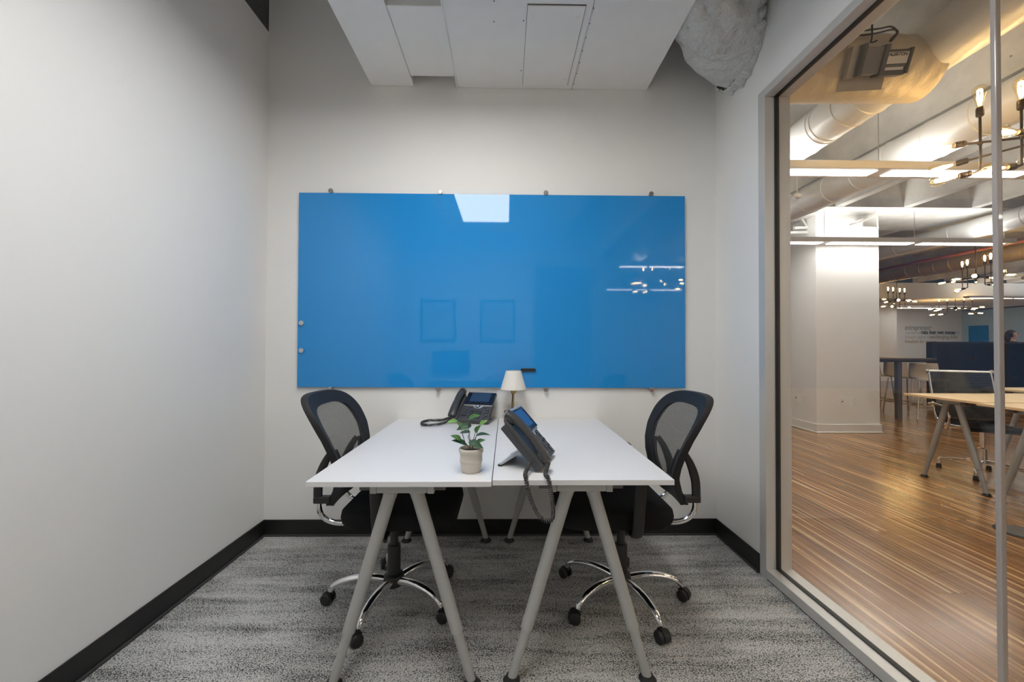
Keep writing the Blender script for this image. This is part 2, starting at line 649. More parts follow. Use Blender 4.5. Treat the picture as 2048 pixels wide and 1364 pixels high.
def text_mesh(name, s, size, m, M, parent=None, align='LEFT', extrude=0.0006, bold=0.0, sx=1.0):
    cu = bpy.data.curves.new(name, 'FONT')
    cu.body = s
    cu.size = size
    cu.align_x = align
    cu.extrude = extrude
    cu.offset = bold
    cu.resolution_u = 3
    t = bpy.data.objects.new(name + '_curve', cu)
    COL.objects.link(t)
    dg = bpy.context.evaluated_depsgraph_get()
    me = bpy.data.meshes.new_from_object(t.evaluated_get(dg))
    bpy.data.objects.remove(t)
    me.name = name
    if sx != 1.0:
        me.transform(Matrix.Diagonal((sx, 1, 1, 1)))
    me.materials.clear()
    me.materials.append(W[m])
    return link_mesh(name, me, parent, M)


def rounded(w, d, r, n=6, cx=0.0, cy=0.0):
    pts = []
    for (sx, sy, a0) in ((1, 1, 0), (-1, 1, 90), (-1, -1, 180), (1, -1, 270)):
        for k in range(n + 1):
            a = radians(a0 + 90 * k / n)
            pts.append((cx + sx * (w / 2 - r) + r * cos(a), cy + sy * (d / 2 - r) + r * sin(a)))
    return pts


# ------------------------------------------------------------------ the meeting room shell
XL, XR, D, YR = -1.522, 1.356, 2.575, -0.97
XO = 1.482                       # office face of the partition
st = lambda o, l, c: tag(o, l, c, kind='structure')

st(MB().box(XL - 0.1, XO, YR, D, -0.12, 0.0).build('floor', 'carpet'), 'grey streaked loop carpet of the small meeting room', 'floor')
st(MB().box(XL - 0.12, XO, D, D + 0.12, 0, 3.5).build('wall_back', 'wall'), 'white wall behind the blue glass board', 'wall')
st(MB().box(XL - 0.12, XL, YR, D, 0, 3.2).build('wall_left', 'wall'), 'plain white wall along the left side', 'wall')
st(MB().box(XL - 0.12, XO, YR - 0.12, YR, 0, 3.5).build('wall_rear', 'wall'), 'white wall behind the photographer, mirrored in the board', 'wall')
w = MB()
w.box(XR, XO, 2.125, D, 0, 3.5)
w.box(XR, XO, YR, 2.125, 2.555, 3.5)
w.box(XR, XO, YR, -0.85, 0, 2.555)
st(w.build('wall_right', 'wall'), 'white wall around the glass partition', 'wall')
st(MB().box(XL - 0.3, XO, YR - 0.1, D + 0.1, 3.5, 3.6).build('ceiling', 'ceil_paint'), 'grey painted ceiling deck above the ducts', 'ceiling')
st(MB().box(XL - 0.14, XL - 0.004, YR, D, 3.2, 3.5).build('trim_1', 'dark_deck'), 'dark steel beam above the left wall', 'beam')


def baseboard(name, a, b, n, label):
    """a,b ends on the wall line; n unit normal into the room"""
    a, b, n = Vector((*a, 0)), Vector((*b, 0)), Vector((*n, 0))
    d = (b - a)
    L = d.length
    M = Matrix((( *d.normalized(), 0), (*n, 0), (0, 0, 1, 0), (0, 0, 0, 1))).transposed()
    M = Matrix.Translation(a) @ M
    o = MB().box(0, L, 0, 0.009, 0.0, 0.102, M).build(name, 'black_base', bevel=0.003)
    st(o, label, 'baseboard')
    t = MB().box(0, L, 0.006, 0.018, 0.0, 0.012, M).build('toe_strip', 'toe', o, bevel=0.003)


baseboard('baseboard_back', (XL, D), (XR, D), (0, -1), 'black vinyl baseboard under the blue board')
baseboard('baseboard_left', (XL, YR), (XL, D), (1, 0), 'black vinyl baseboard along the left wall')
baseboard('baseboard_right', (XR, 2.131), (XR, D), (-1, 0), 'short black vinyl baseboard beside the glass partition')

# glass partition
win = thing('window_1', 'aluminium framed floor to ceiling glass partition on the right', 'glass partition', (1.412, 0.6, 0), kind='structure')
Mi = Matrix.Translation((-1.412, -0.6, 0))
FY0 = -0.85
fx0, fx1 = XR - 0.006, XO + 0.004
MB().box(fx0, fx1, 2.074, 2.128, 0.0, 2.556, Mi).build('jamb', 'alu', win, bevel=0.002)
MB().box(fx0, fx1, FY0, FY0 + 0.05, 0.0, 2.556, Mi).build('jamb', 'alu', win, bevel=0.002)
MB().box(fx0, fx1, FY0 + 0.05, 2.074, 2.516, 2.556, Mi).build('head', 'alu', win, bevel=0.002)
MB().box(fx0, fx1, FY0 + 0.05, 2.074, 0.006, 0.052, Mi).build('sill', 'alu', win, bevel=0.002)
MB().box(fx0 + 0.004, fx1, FY0, 2.128, 0.0, 0.006, Mi).build('floor_seal', 'rubber', win)
g = MB()
g.box(1.401, 1.423, 2.067, 2.0745, 0.052, 2.516, Mi)
g.box(1.401, 1.423, FY0 + 0.05, 2.07, 0.051, 0.0565, Mi)
g.box(1.401, 1.423, FY0 + 0.05, 2.07, 2.5105, 2.517, Mi)
g.build('gasket', 'rubber', win)
JY = at(1998, 690, 0, 1.412).y
MB().box(1.407, 1.417, JY + 0.002, 2.069, 0.055, 2.513, Mi).build('pane', 'glass', win)
MB().box(1.407, 1.417, FY0 + 0.052, JY - 0.002, 0.055, 2.513, Mi).build('pane', 'glass', win)
MB().box(1.4035, 1.4205, JY - 0.0072, JY + 0.0072, 0.056, 2.512, Mi).build('joint_strip', 'joint', win, bevel=0.003)

# door and rear furniture, seen only as reflections in the board
dr = thing('door_1', 'dark tall door behind the photographer, mirrored in the board', 'door', (0.86, YR, 0), kind='structure')
MB().box(-0.42, 0.42, 0.0, 0.045, 0.005, 2.38).build('door_leaf', 'door_wood', dr, bevel=0.003)
f = MB()
f.box(-0.475, -0.42, 0, 0.06, 0, 2.44)
f.box(0.42, 0.475, 0, 0.06, 0, 2.44)
f.box(-0.42, 0.42, 0, 0.06, 2.385, 2.44)
f.build('door_frame', 'alu', dr)
MB().tube(spline([(-0.36, 0.045, 1.02), (-0.36, 0.09, 1.02), (-0.30, 0.095, 1.02), (-0.24, 0.095, 1.02)], 4), 0.009).build('door_handle', 'steel', dr, True)

for lx, lab in ((-1.02, 'framed print on the rear wall, the one nearer the left wall'), (-0.13, 'framed print on the rear wall, the one nearer the door')):
    pf = thing('picture_frame', lab + ', mirrored in the board', 'picture', (lx, YR, 1.58), group='framed prints on the rear wall')
    f = MB()
    for a in ((-0.26, -0.235, -0.31, 0.31), (0.235, 0.26, -0.31, 0.31), (-0.235, 0.235, -0.31, -0.285), (-0.235, 0.235, 0.285, 0.31)):
        f.box(a[0], a[1], 0.0, 0.03, a[2], a[3])
    f.build('frame', 'black_plastic', pf)
    MB().box(-0.236, 0.236, 0.002, 0.012, -0.286, 0.286).build('print', 'print', pf)

# ceiling light panels (their own light)
def light_panel(y0, y1, label):
    yc, h = (y0 + y1) / 2, (y1 - y0) / 2
    cl = thing('ceiling_light', label, 'light', (-0.255, yc, 2.77), group='flat ceiling light panels')
    MB().box(-0.285, 0.285, -h + 0.015, h - 0.015, -0.004, 0.002).build('diffuser', 'panel_light', cl)
    f = MB()
    for a in ((-0.3, -0.285, -h, h), (0.285, 0.3, -h, h), (-0.285, 0.285, -h, -h + 0.015), (-0.285, 0.285, h - 0.015, h)):
        f.box(a[0], a[1], a[2], a[3], -0.006, 0.03)
    f.box(-0.285, 0.285, -h + 0.015, h - 0.015, 0.004, 0.03)
    f.build('frame', 'fixture', cl)
    for sx in (-0.2, 0.2):
        for sy in (-h + 0.1, h - 0.1):
            MB().cyl((sx, sy, 0.03), (sx, sy, 0.0915 if sx > -0.06 / 1 and sx > 0 else 0.0915), 0.004).build('hanger', 'steel', cl)


light_panel(0.03, 1.24, 'flat rectangular ceiling light panel mirrored at the top of the blue board')
light_panel(1.25, 1.77, 'added ceiling light panel, out of view, brightening the back wall')  # added panel, never in view, to lift the light on the back wall

# ------------------------------------------------------------------ ceiling duct
ZD = 2.862
du = thing('air_duct', 'large grey rectangular duct hanging below the ceiling', 'duct', (0, 1.0, ZD))
Mi = Matrix.Translation((0, -1.0, -ZD))
MB().box(-0.315, 0.905, YR, D - 0.001, ZD, 3.30, Mi).build('main_trunk', 'duct_paint', du, bevel=0.003)
MB().box(-0.869, -0.597, YR, D - 0.001, ZD + 0.006, 3.30, Mi).build('side_trunk', 'duct_paint', du, bevel=0.003)
MB().box(-0.597, -0.317, 1.968, 2.487, 2.874, 3.30, Mi).build('link_box', 'duct_paint', du, bevel=0.004)
MB().box(-0.597, -0.317, YR, 1.968, 2.96, 3.30, Mi).build('link_box', 'duct_paint', du)
MB().tube(spline([(-0.319 + 0.002 * sin(i * 2.3), YR + (D - YR) * i / 24, ZD - 0.001 + 0.0015 * sin(i * 1.7)) for i in range(25)], 2), 0.005, 6, M=Mi).build('seam_flange', 'duct_paint', du, True)
MB().box(0.411, 0.417, YR, D - 0.002, ZD - 0.007, ZD + 0.001, Mi).build('seam_flange', 'duct_paint', du)
MB().box(0.417, 0.420, YR, D - 0.002, ZD - 0.002, ZD + 0.001, Mi).build('seam_gap', 'gap', du)
MB().box(0.10, 0.384, 1.935, 2.530, ZD - 0.007, ZD, Mi).build('access_panel', 'duct_paint', du, bevel=0.004)
MB().box(0.098, 0.386, 1.930, 2.531, ZD - 0.0015, ZD + 0.001, Mi).build('panel_gap', 'gap', du)
for sx in (0.125, 0.358):
    for sy in (2.0, 2.47):
        MB().lathe([(0.010, -0.0005), (0.009, -0.003), (0.004, -0.004)], 10, Matrix.Translation((sx, sy - 1.0, -0.006))).build('screw', 'duct_paint', du, True)
for (px, py) in ((988, 2), (988, 43), (1047, 41), (1042, 141)):
    p = at(px, py, 2, ZD)
    MB().cyl((p.x, p.y - 1.0, -0.0015), (p.x, p.y - 1.0, 0.001), 0.0035, n=8).build('rivet_hole', 'gap', du)
for i in range(7):
    yy = 1.95 + i * 0.095
    MB().cyl((0.424, yy - 1.0, -0.0015), (0.424, yy - 1.0, 0.001), 0.003, n=8).build('rivet', 'gap', du)

# crumpled flexible duct from the trunk to the wall
path = spline([(0.72, 1.70, 3.20), (0.93, 1.93, 3.10), (1.12, 2.12, 3.00), (1.25, 2.23, 2.94), (1.36, 2.285, 2.915)], 14)
mb = MB()
n = 64
vs, fs = [], []
u = Vector((0, 0, 1))
rnd = random.Random(3)
ph = [rnd.uniform(0, 6.28) for _ in range(20)]
for i, p in enumerate(path):
    t = (path[min(i + 1, len(path) - 1)] - path[max(i - 1, 0)]).normalized()
    if i == len(path) - 1:
        t = Vector((1, 0, 0))
    u = (u - t * u.dot(t)).normalized()
    w = t.cross(u)
    s = i / (len(path) - 1)
    for k in range(n):
        a = 2 * pi * k / n
        fold = 0.017 * sin(3 * a + ph[0] + 9 * s) * sin(14 * s + ph[1] + 2 * sin(2 * a))
        fold += 0.010 * sin(7 * a + ph[2] - 13 * s) * sin(23 * s + ph[3])
        cr = 1 - abs(sin(5 * a + 17 * s + ph[4] + 1.5 * sin(9 * s)))
        fold -= 0.034 * cr ** 5
        fold *= (1.1 - 0.75 * s)
        r = 0.198 + fold + 0.012 * sin(pi * s)
        vs.append(p + (u * cos(a) + w * sin(a)) * r)
for i in range(len(path) - 1):
    for k in range(n):
        k2 = (k + 1) % n
        fs.append((i * n + k, i * n + k2, (i + 1) * n + k2, (i + 1) * n + k))
mb.add(vs, fs)
fd = thing('flexible_duct', 'crumpled grey flexible duct entering the wall above the glass partition', 'duct', (1.356, 2.285, 2.7))
Mi = Matrix.Translation((-1.356, -2.285, -2.7))
mb.v = [tuple(Mi @ Vector(p)) for p in mb.v]
mb.build('duct_hose', 'flex', fd, True, ang=70)
# ragged mastic collar against the wall
col = MB()
vs, fs = [], []
for k in range(60):
    a = 2 * pi * k / 60
    for j, (dx, rr) in enumerate(((-0.055, 0.196), (-0.052, 0.204), (-0.003, 0.214))):
        rr += rnd.uniform(-0.004, 0.006) * (1 + j)
        vs.append((dx + rnd.uniform(-0.006, 0.003) * (j < 2), rr * cos(a), 0.215 + rr * sin(a)))
for k in range(60):
    k2 = (k + 1) % 60
    for j in (0, 1):
        fs.append((k * 3 + j, k2 * 3 + j, k2 * 3 + j + 1, k * 3 + j + 1))
col.add(vs, fs)
col.build('wall_collar', 'flex', fd)

# ------------------------------------------------------------------ blue glass board
p0, p1 = at(598, 385, 1, D - 0.022), at(1370.5, 776, 1, D - 0.022)
bd = thing('glass_board', 'large glossy blue glass writing board on the back wall', 'glass board', ((p0.x + p1.x) / 2, D, p1.z))
hw, bh = (p1.x - p0.x) / 2, p0.z - p1.z
MB().box(-hw, hw, -0.022, -0.016, 0, bh).build('glass_sheet', 'blue', bd, bevel=0.0008, seg=1)
MB().box(-hw + 0.002, hw - 0.002, -0.016, -0.0135, 0.002, bh - 0.002).build('backing', 'blue_edge', bd)
so = MB()
Mx = Matrix.Rotation(pi / 2, 4, 'X')
so.lathe([(0.009, 0.0), (0.009, 0.022)], 20, Mx)
so.lathe([(0.014, 0.0225), (0.015, 0.0235), (0.015, 0.030), (0.0138, 0.031)], 24, Mx)
som = so.mesh('standoff', 'steel', True)
for (px, py) in ((661, 383), (880, 385), (1092, 387), (1303, 389), (659, 777), (876, 778), (1092, 779), (1304, 779)):
    p = at(px, py, 1, D - 0.03)
    zz = (bh + 0.011) if py < 500 else -0.011
    link_mesh('standoff', som, bd, Matrix.Translation((p.x - (p0.x + p1.x) / 2, 0, zz)))
mg = MB().lathe([(0.0145, 0.0), (0.0152, 0.002), (0.0152, 0.010), (0.014, 0.0115), (0.0, 0.0115)], 24, Mx, cap1=False)
mgm = mg.mesh('magnet', 'silver', True)
for py, lab in ((646, 'upper round silver magnet at the left edge of the blue board'), (701, 'lower round silver magnet at the left edge of the blue board')):
    p = at(600.5, py, 1, D - 0.03)
    o = link_mesh('magnet', mgm, None, Matrix.Translation((p.x + 0.006, D - 0.022, p.z)))
    tag(o, lab, 'magnet', 'round magnets on the blue board')
pa, pb = at(1041, 740, 1, D - 0.03), at(1072, 740, 1, D - 0.03)
mk = MB()
cxm = (pa.x + pb.x) / 2
mk.prism(rounded(pb.x - pa.x, 0.021, 0.0104, 6), 0, 0.012, Matrix.Rotation(pi / 2, 4, 'X'))
o = mk.build('pen_magnet', 'black_plastic', bevel=0.002)
o.location = (cxm, D - 0.022, pa.z)
tag(o, 'black rounded magnetic bar on the blue board above the lamp', 'magnet')


# ------------------------------------------------------------------ desks
def make_desk(name, label, w, l, h, loc, rz, top='desk_white', leg='leg_grey', group=None, inset=0.072, inset_b=None):
    """long axis is local y; origin at the middle of the near short end on the floor"""
    d = thing(name, label, 'desk', loc, rz, group)
    t = 0.019
    MB().box(-w / 2, w / 2, 0, l, h - t, h).build('tabletop', top, d, bevel=0.0015)
    for sx in (-0.13, 0.13):
        MB().box(sx - 0.02, sx + 0.02, 0.05, l - 0.05, h - t - 0.028, h - t - 0.001).build('rail', 'rail', d)
    for yy in (inset, l - (inset_b or inset)):
        br = MB().box(-0.088, 0.088, yy - 0.032, yy + 0.032, h - t - 0.036, h - t - 0.0005).build('leg_bracket', leg, d, bevel=0.004)
        for s in (-1, 1):
            MB().box(s * 0.100 - 0.0115, s * 0.100 + 0.0115, yy - 0.030, yy + 0.030, h - t - 0.038, h - t - 0.0005).build('end_clip', leg, br, bevel=0.002)
        zt = h - t - 0.030
        for s in (-1, 1):
            a = Vector((s * 0.043, yy, zt))
            b = Vector((s * 0.245, yy, 0.008))
            q = a.lerp(b, 0.735)
            lg = MB()
            lg.tube([a, a.lerp(b, 0.03), a.lerp(b, 0.05), a.lerp(b, 0.60), q, q + (b - a) * 0.003], [0.0245, 0.0245, 0.0230, 0.0222, 0.0218, 0.0190], 24)
            lg.sphere((s * 0.042, yy, zt + 0.002), (0.031, 0.030, 0.024), 18)
            lo = lg.build('leg', leg, d, True, ang=50)
            MB().tube([q - (b - a) * 0.01, b], [0.0172, 0.0162], 22).build('lower_tube', leg, lo, True)
            MB().lathe([(0.030, 0.0), (0.031, 0.004), (0.024, 0.010), (0.019, 0.020)], 22, Matrix.Translation((b.x, b.y, 0.0))).build('foot', 'rubber', lo, True)
    return d


make_desk('desk', 'white topped desk on grey A-legs, the left of the pair, carrying the potted plant', 0.628, 1.196, 0.74, (-0.361, 1.374, 0), 0, group='white A-leg desks')
make_desk('desk', 'white topped desk on grey A-legs, the right of the pair, carrying the lamp', 0.628, 1.184, 0.741, (0.270, 1.386, 0), 0, group='white A-leg desks')


# ------------------------------------------------------------------ task chairs (front is local +x)
def smooth_half(pts):
    full = [Vector((y, z, 0)) for y, z in pts] + [Vector((-y, z, 0)) for y, z in reversed(pts[1:-1])]
    return [(p.x, p.y) for p in spline(full, 6, True)]


BACK_PROF = [(0.46, -0.262), (0.51, -0.248), (0.56, -0.222), (0.616, -0.208), (0.67, -0.212), (0.73, -0.228), (0.80, -0.258), (0.88, -0.303), (0.95, -0.346), (1.0, -0.374)]


def back_x(y, z):
    for (z0, x0), (z1, x1) in zip(BACK_PROF, BACK_PROF[1:]):
        if z <= z1:
            t = (z - z0) / (z1 - z0)
            return x0 + (x1 - x0) * t + 0.75 * y * y
    return BACK_PROF[-1][1] + 0.75 * y * y


def make_task_chair(label, loc, rz, base_deg):
    c = thing('task_chair', label, 'chair', loc, rz, 'mesh-back task chairs')
    OUT = smooth_half([(0, 0.982), (0.10, 0.980), (0.175, 0.968), (0.222, 0.938), (0.243, 0.89), (0.241, 0.825), (0.222, 0.755), (0.192, 0.685), (0.158, 0.62), (0.146, 0.56), (0.142, 0.515), (0.125, 0.492), (0.06, 0.488), (0, 0.488)])
    INN = smooth_half([(0, 0.926), (0.085, 0.924), (0.145, 0.910), (0.174, 0.878), (0.184, 0.825), (0.175, 0.765), (0.150, 0.70), (0.122, 0.645), (0.108, 0.60), (0.098, 0.57), (0.085, 0.556), (0.05, 0.552), (0.02, 0.552), (0, 0.552)])
    n = len(OUT)
    vs, fs = [], []
    for (yo, zo), (yi, zi) in zip(OUT, INN):
        xo, xi = back_x(yo, zo), back_x(yi, zi)
        vs += [(xo + 0.006, yo * 0.985, zo - 0.002), (xo - 0.010, yo, zo), (xo - 0.026, yo * 0.985, zo - 0.002), (xi - 0.014, yi, zi), (xi + 0.004, yi, zi)]
    for k in range(n):
        k2 = (k + 1) % n
        for j in range(5):
            j2 = (j + 1) % 5
            fs.append((k * 5 + j, k * 5 + j2, k2 * 5 + j2, k2 * 5 + j))
    MB().add(vs, fs).build('back_frame', 'back_frame', c, True, ang=50)
    # mesh panel
    vs, fs = [], []
    rings = 8
    cz = 0.75
    for r in range(1, rings + 1):
        s = r / rings
        for (yi, zi) in INN:
            y, z = yi * s * 1.02, cz + (zi - cz) * s * 1.01
            vs.append((back_x(y, z) - 0.003, y, z))
    for r in range(rings - 1):
        for k in range(n):
            k2 = (k + 1) % n
            fs.append((r * n + k, r * n + k2, (r + 1) * n + k2, (r + 1) * n + k))
    vs.append((back_x(0, cz) - 0.003, 0, cz))
    for k in range(n):
        fs.append((len(vs) - 1, (k + 1) % n, k))
    MB().add(vs, fs).build('mesh_panel', 'mesh', c, True, ang=80)
    for s in (-1, 1):
        pts = [(0.150, 0.735), (0.115, 0.665), (0.075, 0.60), (0.04, 0.54)]
        q = spline([(back_x(s * y, z) - 0.006, s * y, z) for y, z in pts], 5)
        MB().tube(q, 0.020, 8, flat=(0.45, 1.0), up=(1, 0, 0)).build('lumbar_strut', 'back_frame', c, True)
        # curved support arm behind the back, then chrome J tube
        q = spline([(-0.236, s * 0.150, 0.735), (-0.268, s * 0.145, 0.68), (-0.292, s * 0.140, 0.61), (-0.297, s * 0.138, 0.545), (-0.294, s * 0.138, 0.515)], 5)
        MB().tube(q, [0.010 + 0.006 * min(1, i / 8) for i in range(len(q))], 10, flat=(1.25, 0.85), up=(1, 0, 0)).build('back_support', 'black_plastic', c, True)
        MB().box(-0.312, -0.240, s * 0.138 - 0.017, s * 0.138 + 0.017, 0.510, 0.540).build('support_block', 'black_plastic', c, bevel=0.005)
        q = spline([(-0.290, s * 0.138, 0.525), (-0.291, s * 0.138, 0.49), (-0.278, s * 0.138, 0.455), (-0.245, s * 0.136, 0.430), (-0.19, s * 0.13, 0.418), (-0.08, s * 0.10, 0.416)], 6)
        MB().tube(q, 0.0115, 14).build('chrome_tube', 'chrome', c, True)
        # arm
        q = spline([(0.01, s * 0.19, 0.418), (0.01, s * 0.255, 0.414), (0.008, s * 0.278, 0.45), (0.0, s * 0.274, 0.54), (-0.012, s * 0.262, 0.655)], 6)
        MB().tube(q, 0.024, 12, flat=(1.0, 0.42), up=(1, 0, 0)).build('arm_upright', 'black_plastic', c, True)
        MB().slab(rounded(0.25, 0.065, 0.03, 6, -0.005, s * 0.262), [(0.94, 0.650), (1.0, 0.656), (1.0, 0.670), (0.92, 0.678)]).build('arm_pad', 'black_plastic', c, True)
    # seat
    zf = lambda x, y: (-0.35 * max(0, x - 0.20) ** 2 * 6) - 0.25 * y * y * 0 + 0.18 * max(0, abs(y) - 0.17) ** 2
    MB().slab(rounded(0.50, 0.50, 0.11, 8, 0.062, 0), [(0.80, 0.418), (0.93, 0.426), (0.985, 0.445), (1.0, 0.465), (0.985, 0.487), (0.93, 0.501), (0.80, 0.507), (0.4, 0.503)], zf=zf).build('seat', 'black_fabric', c, True, ang=60)
    MB().box(-0.10, 0.12, -0.10, 0.10, 0.395, 0.424).build('tilt_mechanism', 'black_plastic', c, bevel=0.008)
    MB().tube([(0.03, -0.08, 0.405), (0.03, -0.22, 0.402), (0.03, -0.25, 0.395)], [0.005, 0.005, 0.009], 8).build('lever', 'black_plastic', c, True)
    MB().lathe([(0.0185, 0.24), (0.0185, 0.40)], 20).build('gas_column', 'black_plastic', c, True)
    MB().lathe([(0.030, 0.115), (0.030, 0.255), (0.028, 0.262), (0.020, 0.263)], 24).build('column_sleeve', 'black_plastic', c, True)
    MB().lathe([(0.036, 0.070), (0.046, 0.078), (0.048, 0.110), (0.044, 0.124), (0.032, 0.130)], 24).build('hub', 'black_plastic', c, True)
    for k in range(5):
        a = radians(base_deg + 72 * k) - rz
        M = Matrix.Rotation(a, 4, 'Z')
        q = spline([(0.035, 0, 0.100), (0.10, 0, 0.112), (0.17, 0, 0.113), (0.235, 0, 0.100), (0.275, 0, 0.080), (0.288, 0, 0.060)], 6)
        rr = [0.0215 - 0.0075 * (i / (len(q) - 1)) for i in range(len(q))]
        MB().tube(q, rr, 14, flat=(0.85, 1.0), up=(0, 0, 1), M=M).build('base_leg', 'chrome', c, True)
        sw = random.uniform(-0.9, 0.9)
        CM = M @ Matrix.Translation((0.288, 0, 0)) @ Matrix.Rotation(sw, 4, 'Z')
        h = MB()
        h.cyl((0, 0, 0.045), (0, 0, 0.066), 0.008, n=12, M=CM)
        hood = [(-0.008, 0.050)] + [(0.012 + 0.029 * cos(t), 0.027 + 0.029 * sin(t)) for t in [pi * 0.80 - i * pi * 0.95 / 10 for i in range(11)]] + [(0.012, 0.020)]
        HM = CM @ Matrix.Rotation(pi / 2, 4, 'X')
        h.prism(hood, -0.0085, 0.0085, HM)
        cs = h.build('caster', 'black_plastic', c, bevel=0.002)
        for s in (-1, 1):
            WM = CM @ Matrix.Translation((0.012, 0, 0.026)) @ Matrix.Rotation(s * -pi / 2, 4, 'X')
            MB().lathe([(0.025, 0.009), (0.026, 0.012), (0.026, 0.022), (0.022, 0.027), (0.006, 0.029)], 24, WM).build('wheel', 'black_plastic', cs, True)
    return c


make_task_chair('black mesh-back task chair with chrome base at the left desk', (-0.525, 1.925, 0), 0.0, 185)
make_task_chair('black mesh-back task chair with chrome base at the right desk', (0.552, 1.925, 0), pi, 143)


# ------------------------------------------------------------------ desk phones
def coil(path, R, r, pitch, n=6, per=10):
    P = spline(path, 24)
    # resample by length
    L = [0]
    for a, b in zip(P, P[1:]):
        L.append(L[-1] + (b - a).length)
    tot = L[-1]
    steps = int(tot / pitch * per)
    pts = []
    u = Vector((0.3, 0.5, 0.8))
    j = 0
    for i in range(steps + 1):
        s = tot * i / steps
        while j < len(L) - 2 and L[j + 1] < s:
            j += 1
        t = (s - L[j]) / max(1e-9, L[j + 1] - L[j])
        p = P[j].lerp(P[j + 1], t)
        d = (P[j + 1] - P[j]).normalized()
        u = (u - d * u.dot(d)).normalized()
        w = d.cross(u)
        a = 2 * pi * i / per
        pts.append(p + (u * cos(a) + w * sin(a)) * R)
    return MB().tube(pts, r, n)


def make_phone(label, loc, rz, tilt, cord, lit):
    ph = thing('desk_phone', label, 'telephone', loc, rz, 'desk phones')
    T = radians(tilt)
    lift = 0.030 * cos(T)
    # face frame: u across, v up the face, n out of the face
    B = Matrix(((1, 0, 0, 0), (0, cos(T), -sin(T), 0.030 * -sin(T) * -1 * 0), (0, sin(T), cos(T), lift), (0, 0, 0, 1)))
    mk = lambda: MB()
    MB().prism([(-0.122, 0.0), (0.122, 0.0), (0.122, 0.150), (0.104, 0.205), (-0.122, 0.205)], -0.030, 0.0, B).build('body', 'phone', ph, bevel=0.006, seg=3)
    # handset cradle and handset
    MB().prism(rounded(0.056, 0.222, 0.018, 6, -0.096, 0.106), -0.004, 0.012, B).build('cradle', 'phone', ph, bevel=0.004)
    q = spline([(-0.098, 0.004, 0.021), (-0.098, 0.03, 0.029), (-0.098, 0.075, 0.036), (-0.098, 0.12, 0.038), (-0.098, 0.17, 0.036), (-0.098, 0.21, 0.029), (-0.098, 0.232, 0.021)], 6)
    m = len(q)
    rr = [0.0255 * (0.80 + 0.20 * abs(2 * i / (m - 1) - 1) ** 0.7) * (0.72 if i in (0, m - 1) else 1) for i in range(m)]
    hs = MB().tube(q, rr, 16, flat=(1.0, 0.66), up=(1, 0, 0), M=B)
    hs.sphere((-0.098, 0.028, 0.020), (0.025, 0.028, 0.018), 16, B)
    hs.sphere((-0.098, 0.208, 0.020), (0.025, 0.028, 0.018), 16, B)
    hs.build('handset', 'handset', ph, True, ang=60)
    # screen head
    sc = MB().prism([(-0.060, 0.128), (0.122, 0.128), (0.122, 0.232), (-0.060, 0.232)], -0.012, 0.014, B).build('screen_housing', 'bezel', ph, bevel=0.003)
    MB().prism([(-0.062, 0.232), (0.124, 0.232), (0.124, 0.243), (-0.062, 0.243)], -0.014, 0.016, B).build('top_trim', 'silver', ph, bevel=0.003)
    MB().prism([(-0.032, 0.148), (0.094, 0.148), (0.094, 0.226), (-0.032, 0.226)], 0.0135, 0.0145, B).build('display', lit, sc)
    for s in (-0.048, 0.109):
        for k in range(5):
            MB().prism(rounded(0.011, 0.004, 0.0018, 3, s, 0.158 + k * 0.0145), 0.0135, 0.0162, B).build('line_key', 'key', sc)
    for k in range(4):
        MB().prism(rounded(0.020, 0.005, 0.002, 3, -0.012 + k * 0.0285, 0.137), 0.0135, 0.0162, B).build('soft_key', 'key', sc)
    # silver band with round navigation pad
    band = [(-0.060, 0.128), (-0.060, 0.121), (0.0, 0.117), (0.012, 0.104), (0.024, 0.098), (0.040, 0.098), (0.052, 0.104), (0.064, 0.117), (0.122, 0.121), (0.122, 0.128)]
    MB().prism(band, -0.001, 0.006, B).build('silver_band', 'silver', ph, bevel=0.0015)
    NB = B @ Matrix.Translation((0.032, 0.114, 0.006))
    nv = MB().lathe([(0.0145, 0), (0.0145, 0.002), (0.011, 0.003)], 24, NB).build('navigation_ring', 'bezel', ph, True)
    MB().lathe([(0.0105, 0.002), (0.010, 0.0042), (0.0, 0.0045)], 20, NB, cap1=False).build('centre_button', 'silver', nv, True)
    for r in range(4):
        for q_ in range(3):
            x, y = 0.004 + q_ * 0.026, 0.078 - r * 0.0185
            k = MB().prism(rounded(0.019, 0.0115, 0.004, 4, x, y), -0.001, 0.004, B).build('key', 'key', ph, bevel=0.001)
            text_mesh('key_mark', '123456789*0#'[r * 3 + q_], 0.0085, 'key_print', B @ Matrix.Translation((x, y - 0.003, 0.0042)), k, 'CENTER', 0.0001)
    for (x, y) in ((-0.042, 0.078), (-0.030, 0.092), (-0.028, 0.066), (0.086, 0.066), (0.098, 0.092), (0.106, 0.070), (0.088, 0.030), (0.104, 0.040), (0.094, 0.014), (-0.010, 0.110), (0.082, 0.110)):
        k = MB().lathe([(0.0062, -0.001), (0.0062, 0.003), (0.005, 0.004)], 14, B @ Matrix.Translation((x, y, 0))).build('round_key', 'key', ph, True)
        MB().lathe([(0.002, 0.0038), (0.002, 0.0043)], 8, B @ Matrix.Translation((x, y, 0))).build('key_mark', 'key_print', k)
    MB().prism(rounded(0.034, 0.008, 0.0035, 4, -0.036, 0.036), -0.001, 0.004, B).build('volume_key', 'key', ph, bevel=0.001)
    # rear stand
    a = B @ Vector((0, 0.090, -0.030))
    yb = 0.175
    zt = a.z
    s = MB()
    dirv = Vector((0, yb - a.y, -zt))
    nrm = Vector((0, dirv.z, -dirv.y)).normalized() * 0.004
    pts = []
    for (x, t_) in ((-0.060, 0.0), (0.060, 0.0), (0.090, 1.0), (-0.090, 1.0)):
        p = Vector((x, a.y, zt)) + dirv * t_
        p.z = max(p.z, 0.0045)
        pts.append(p)
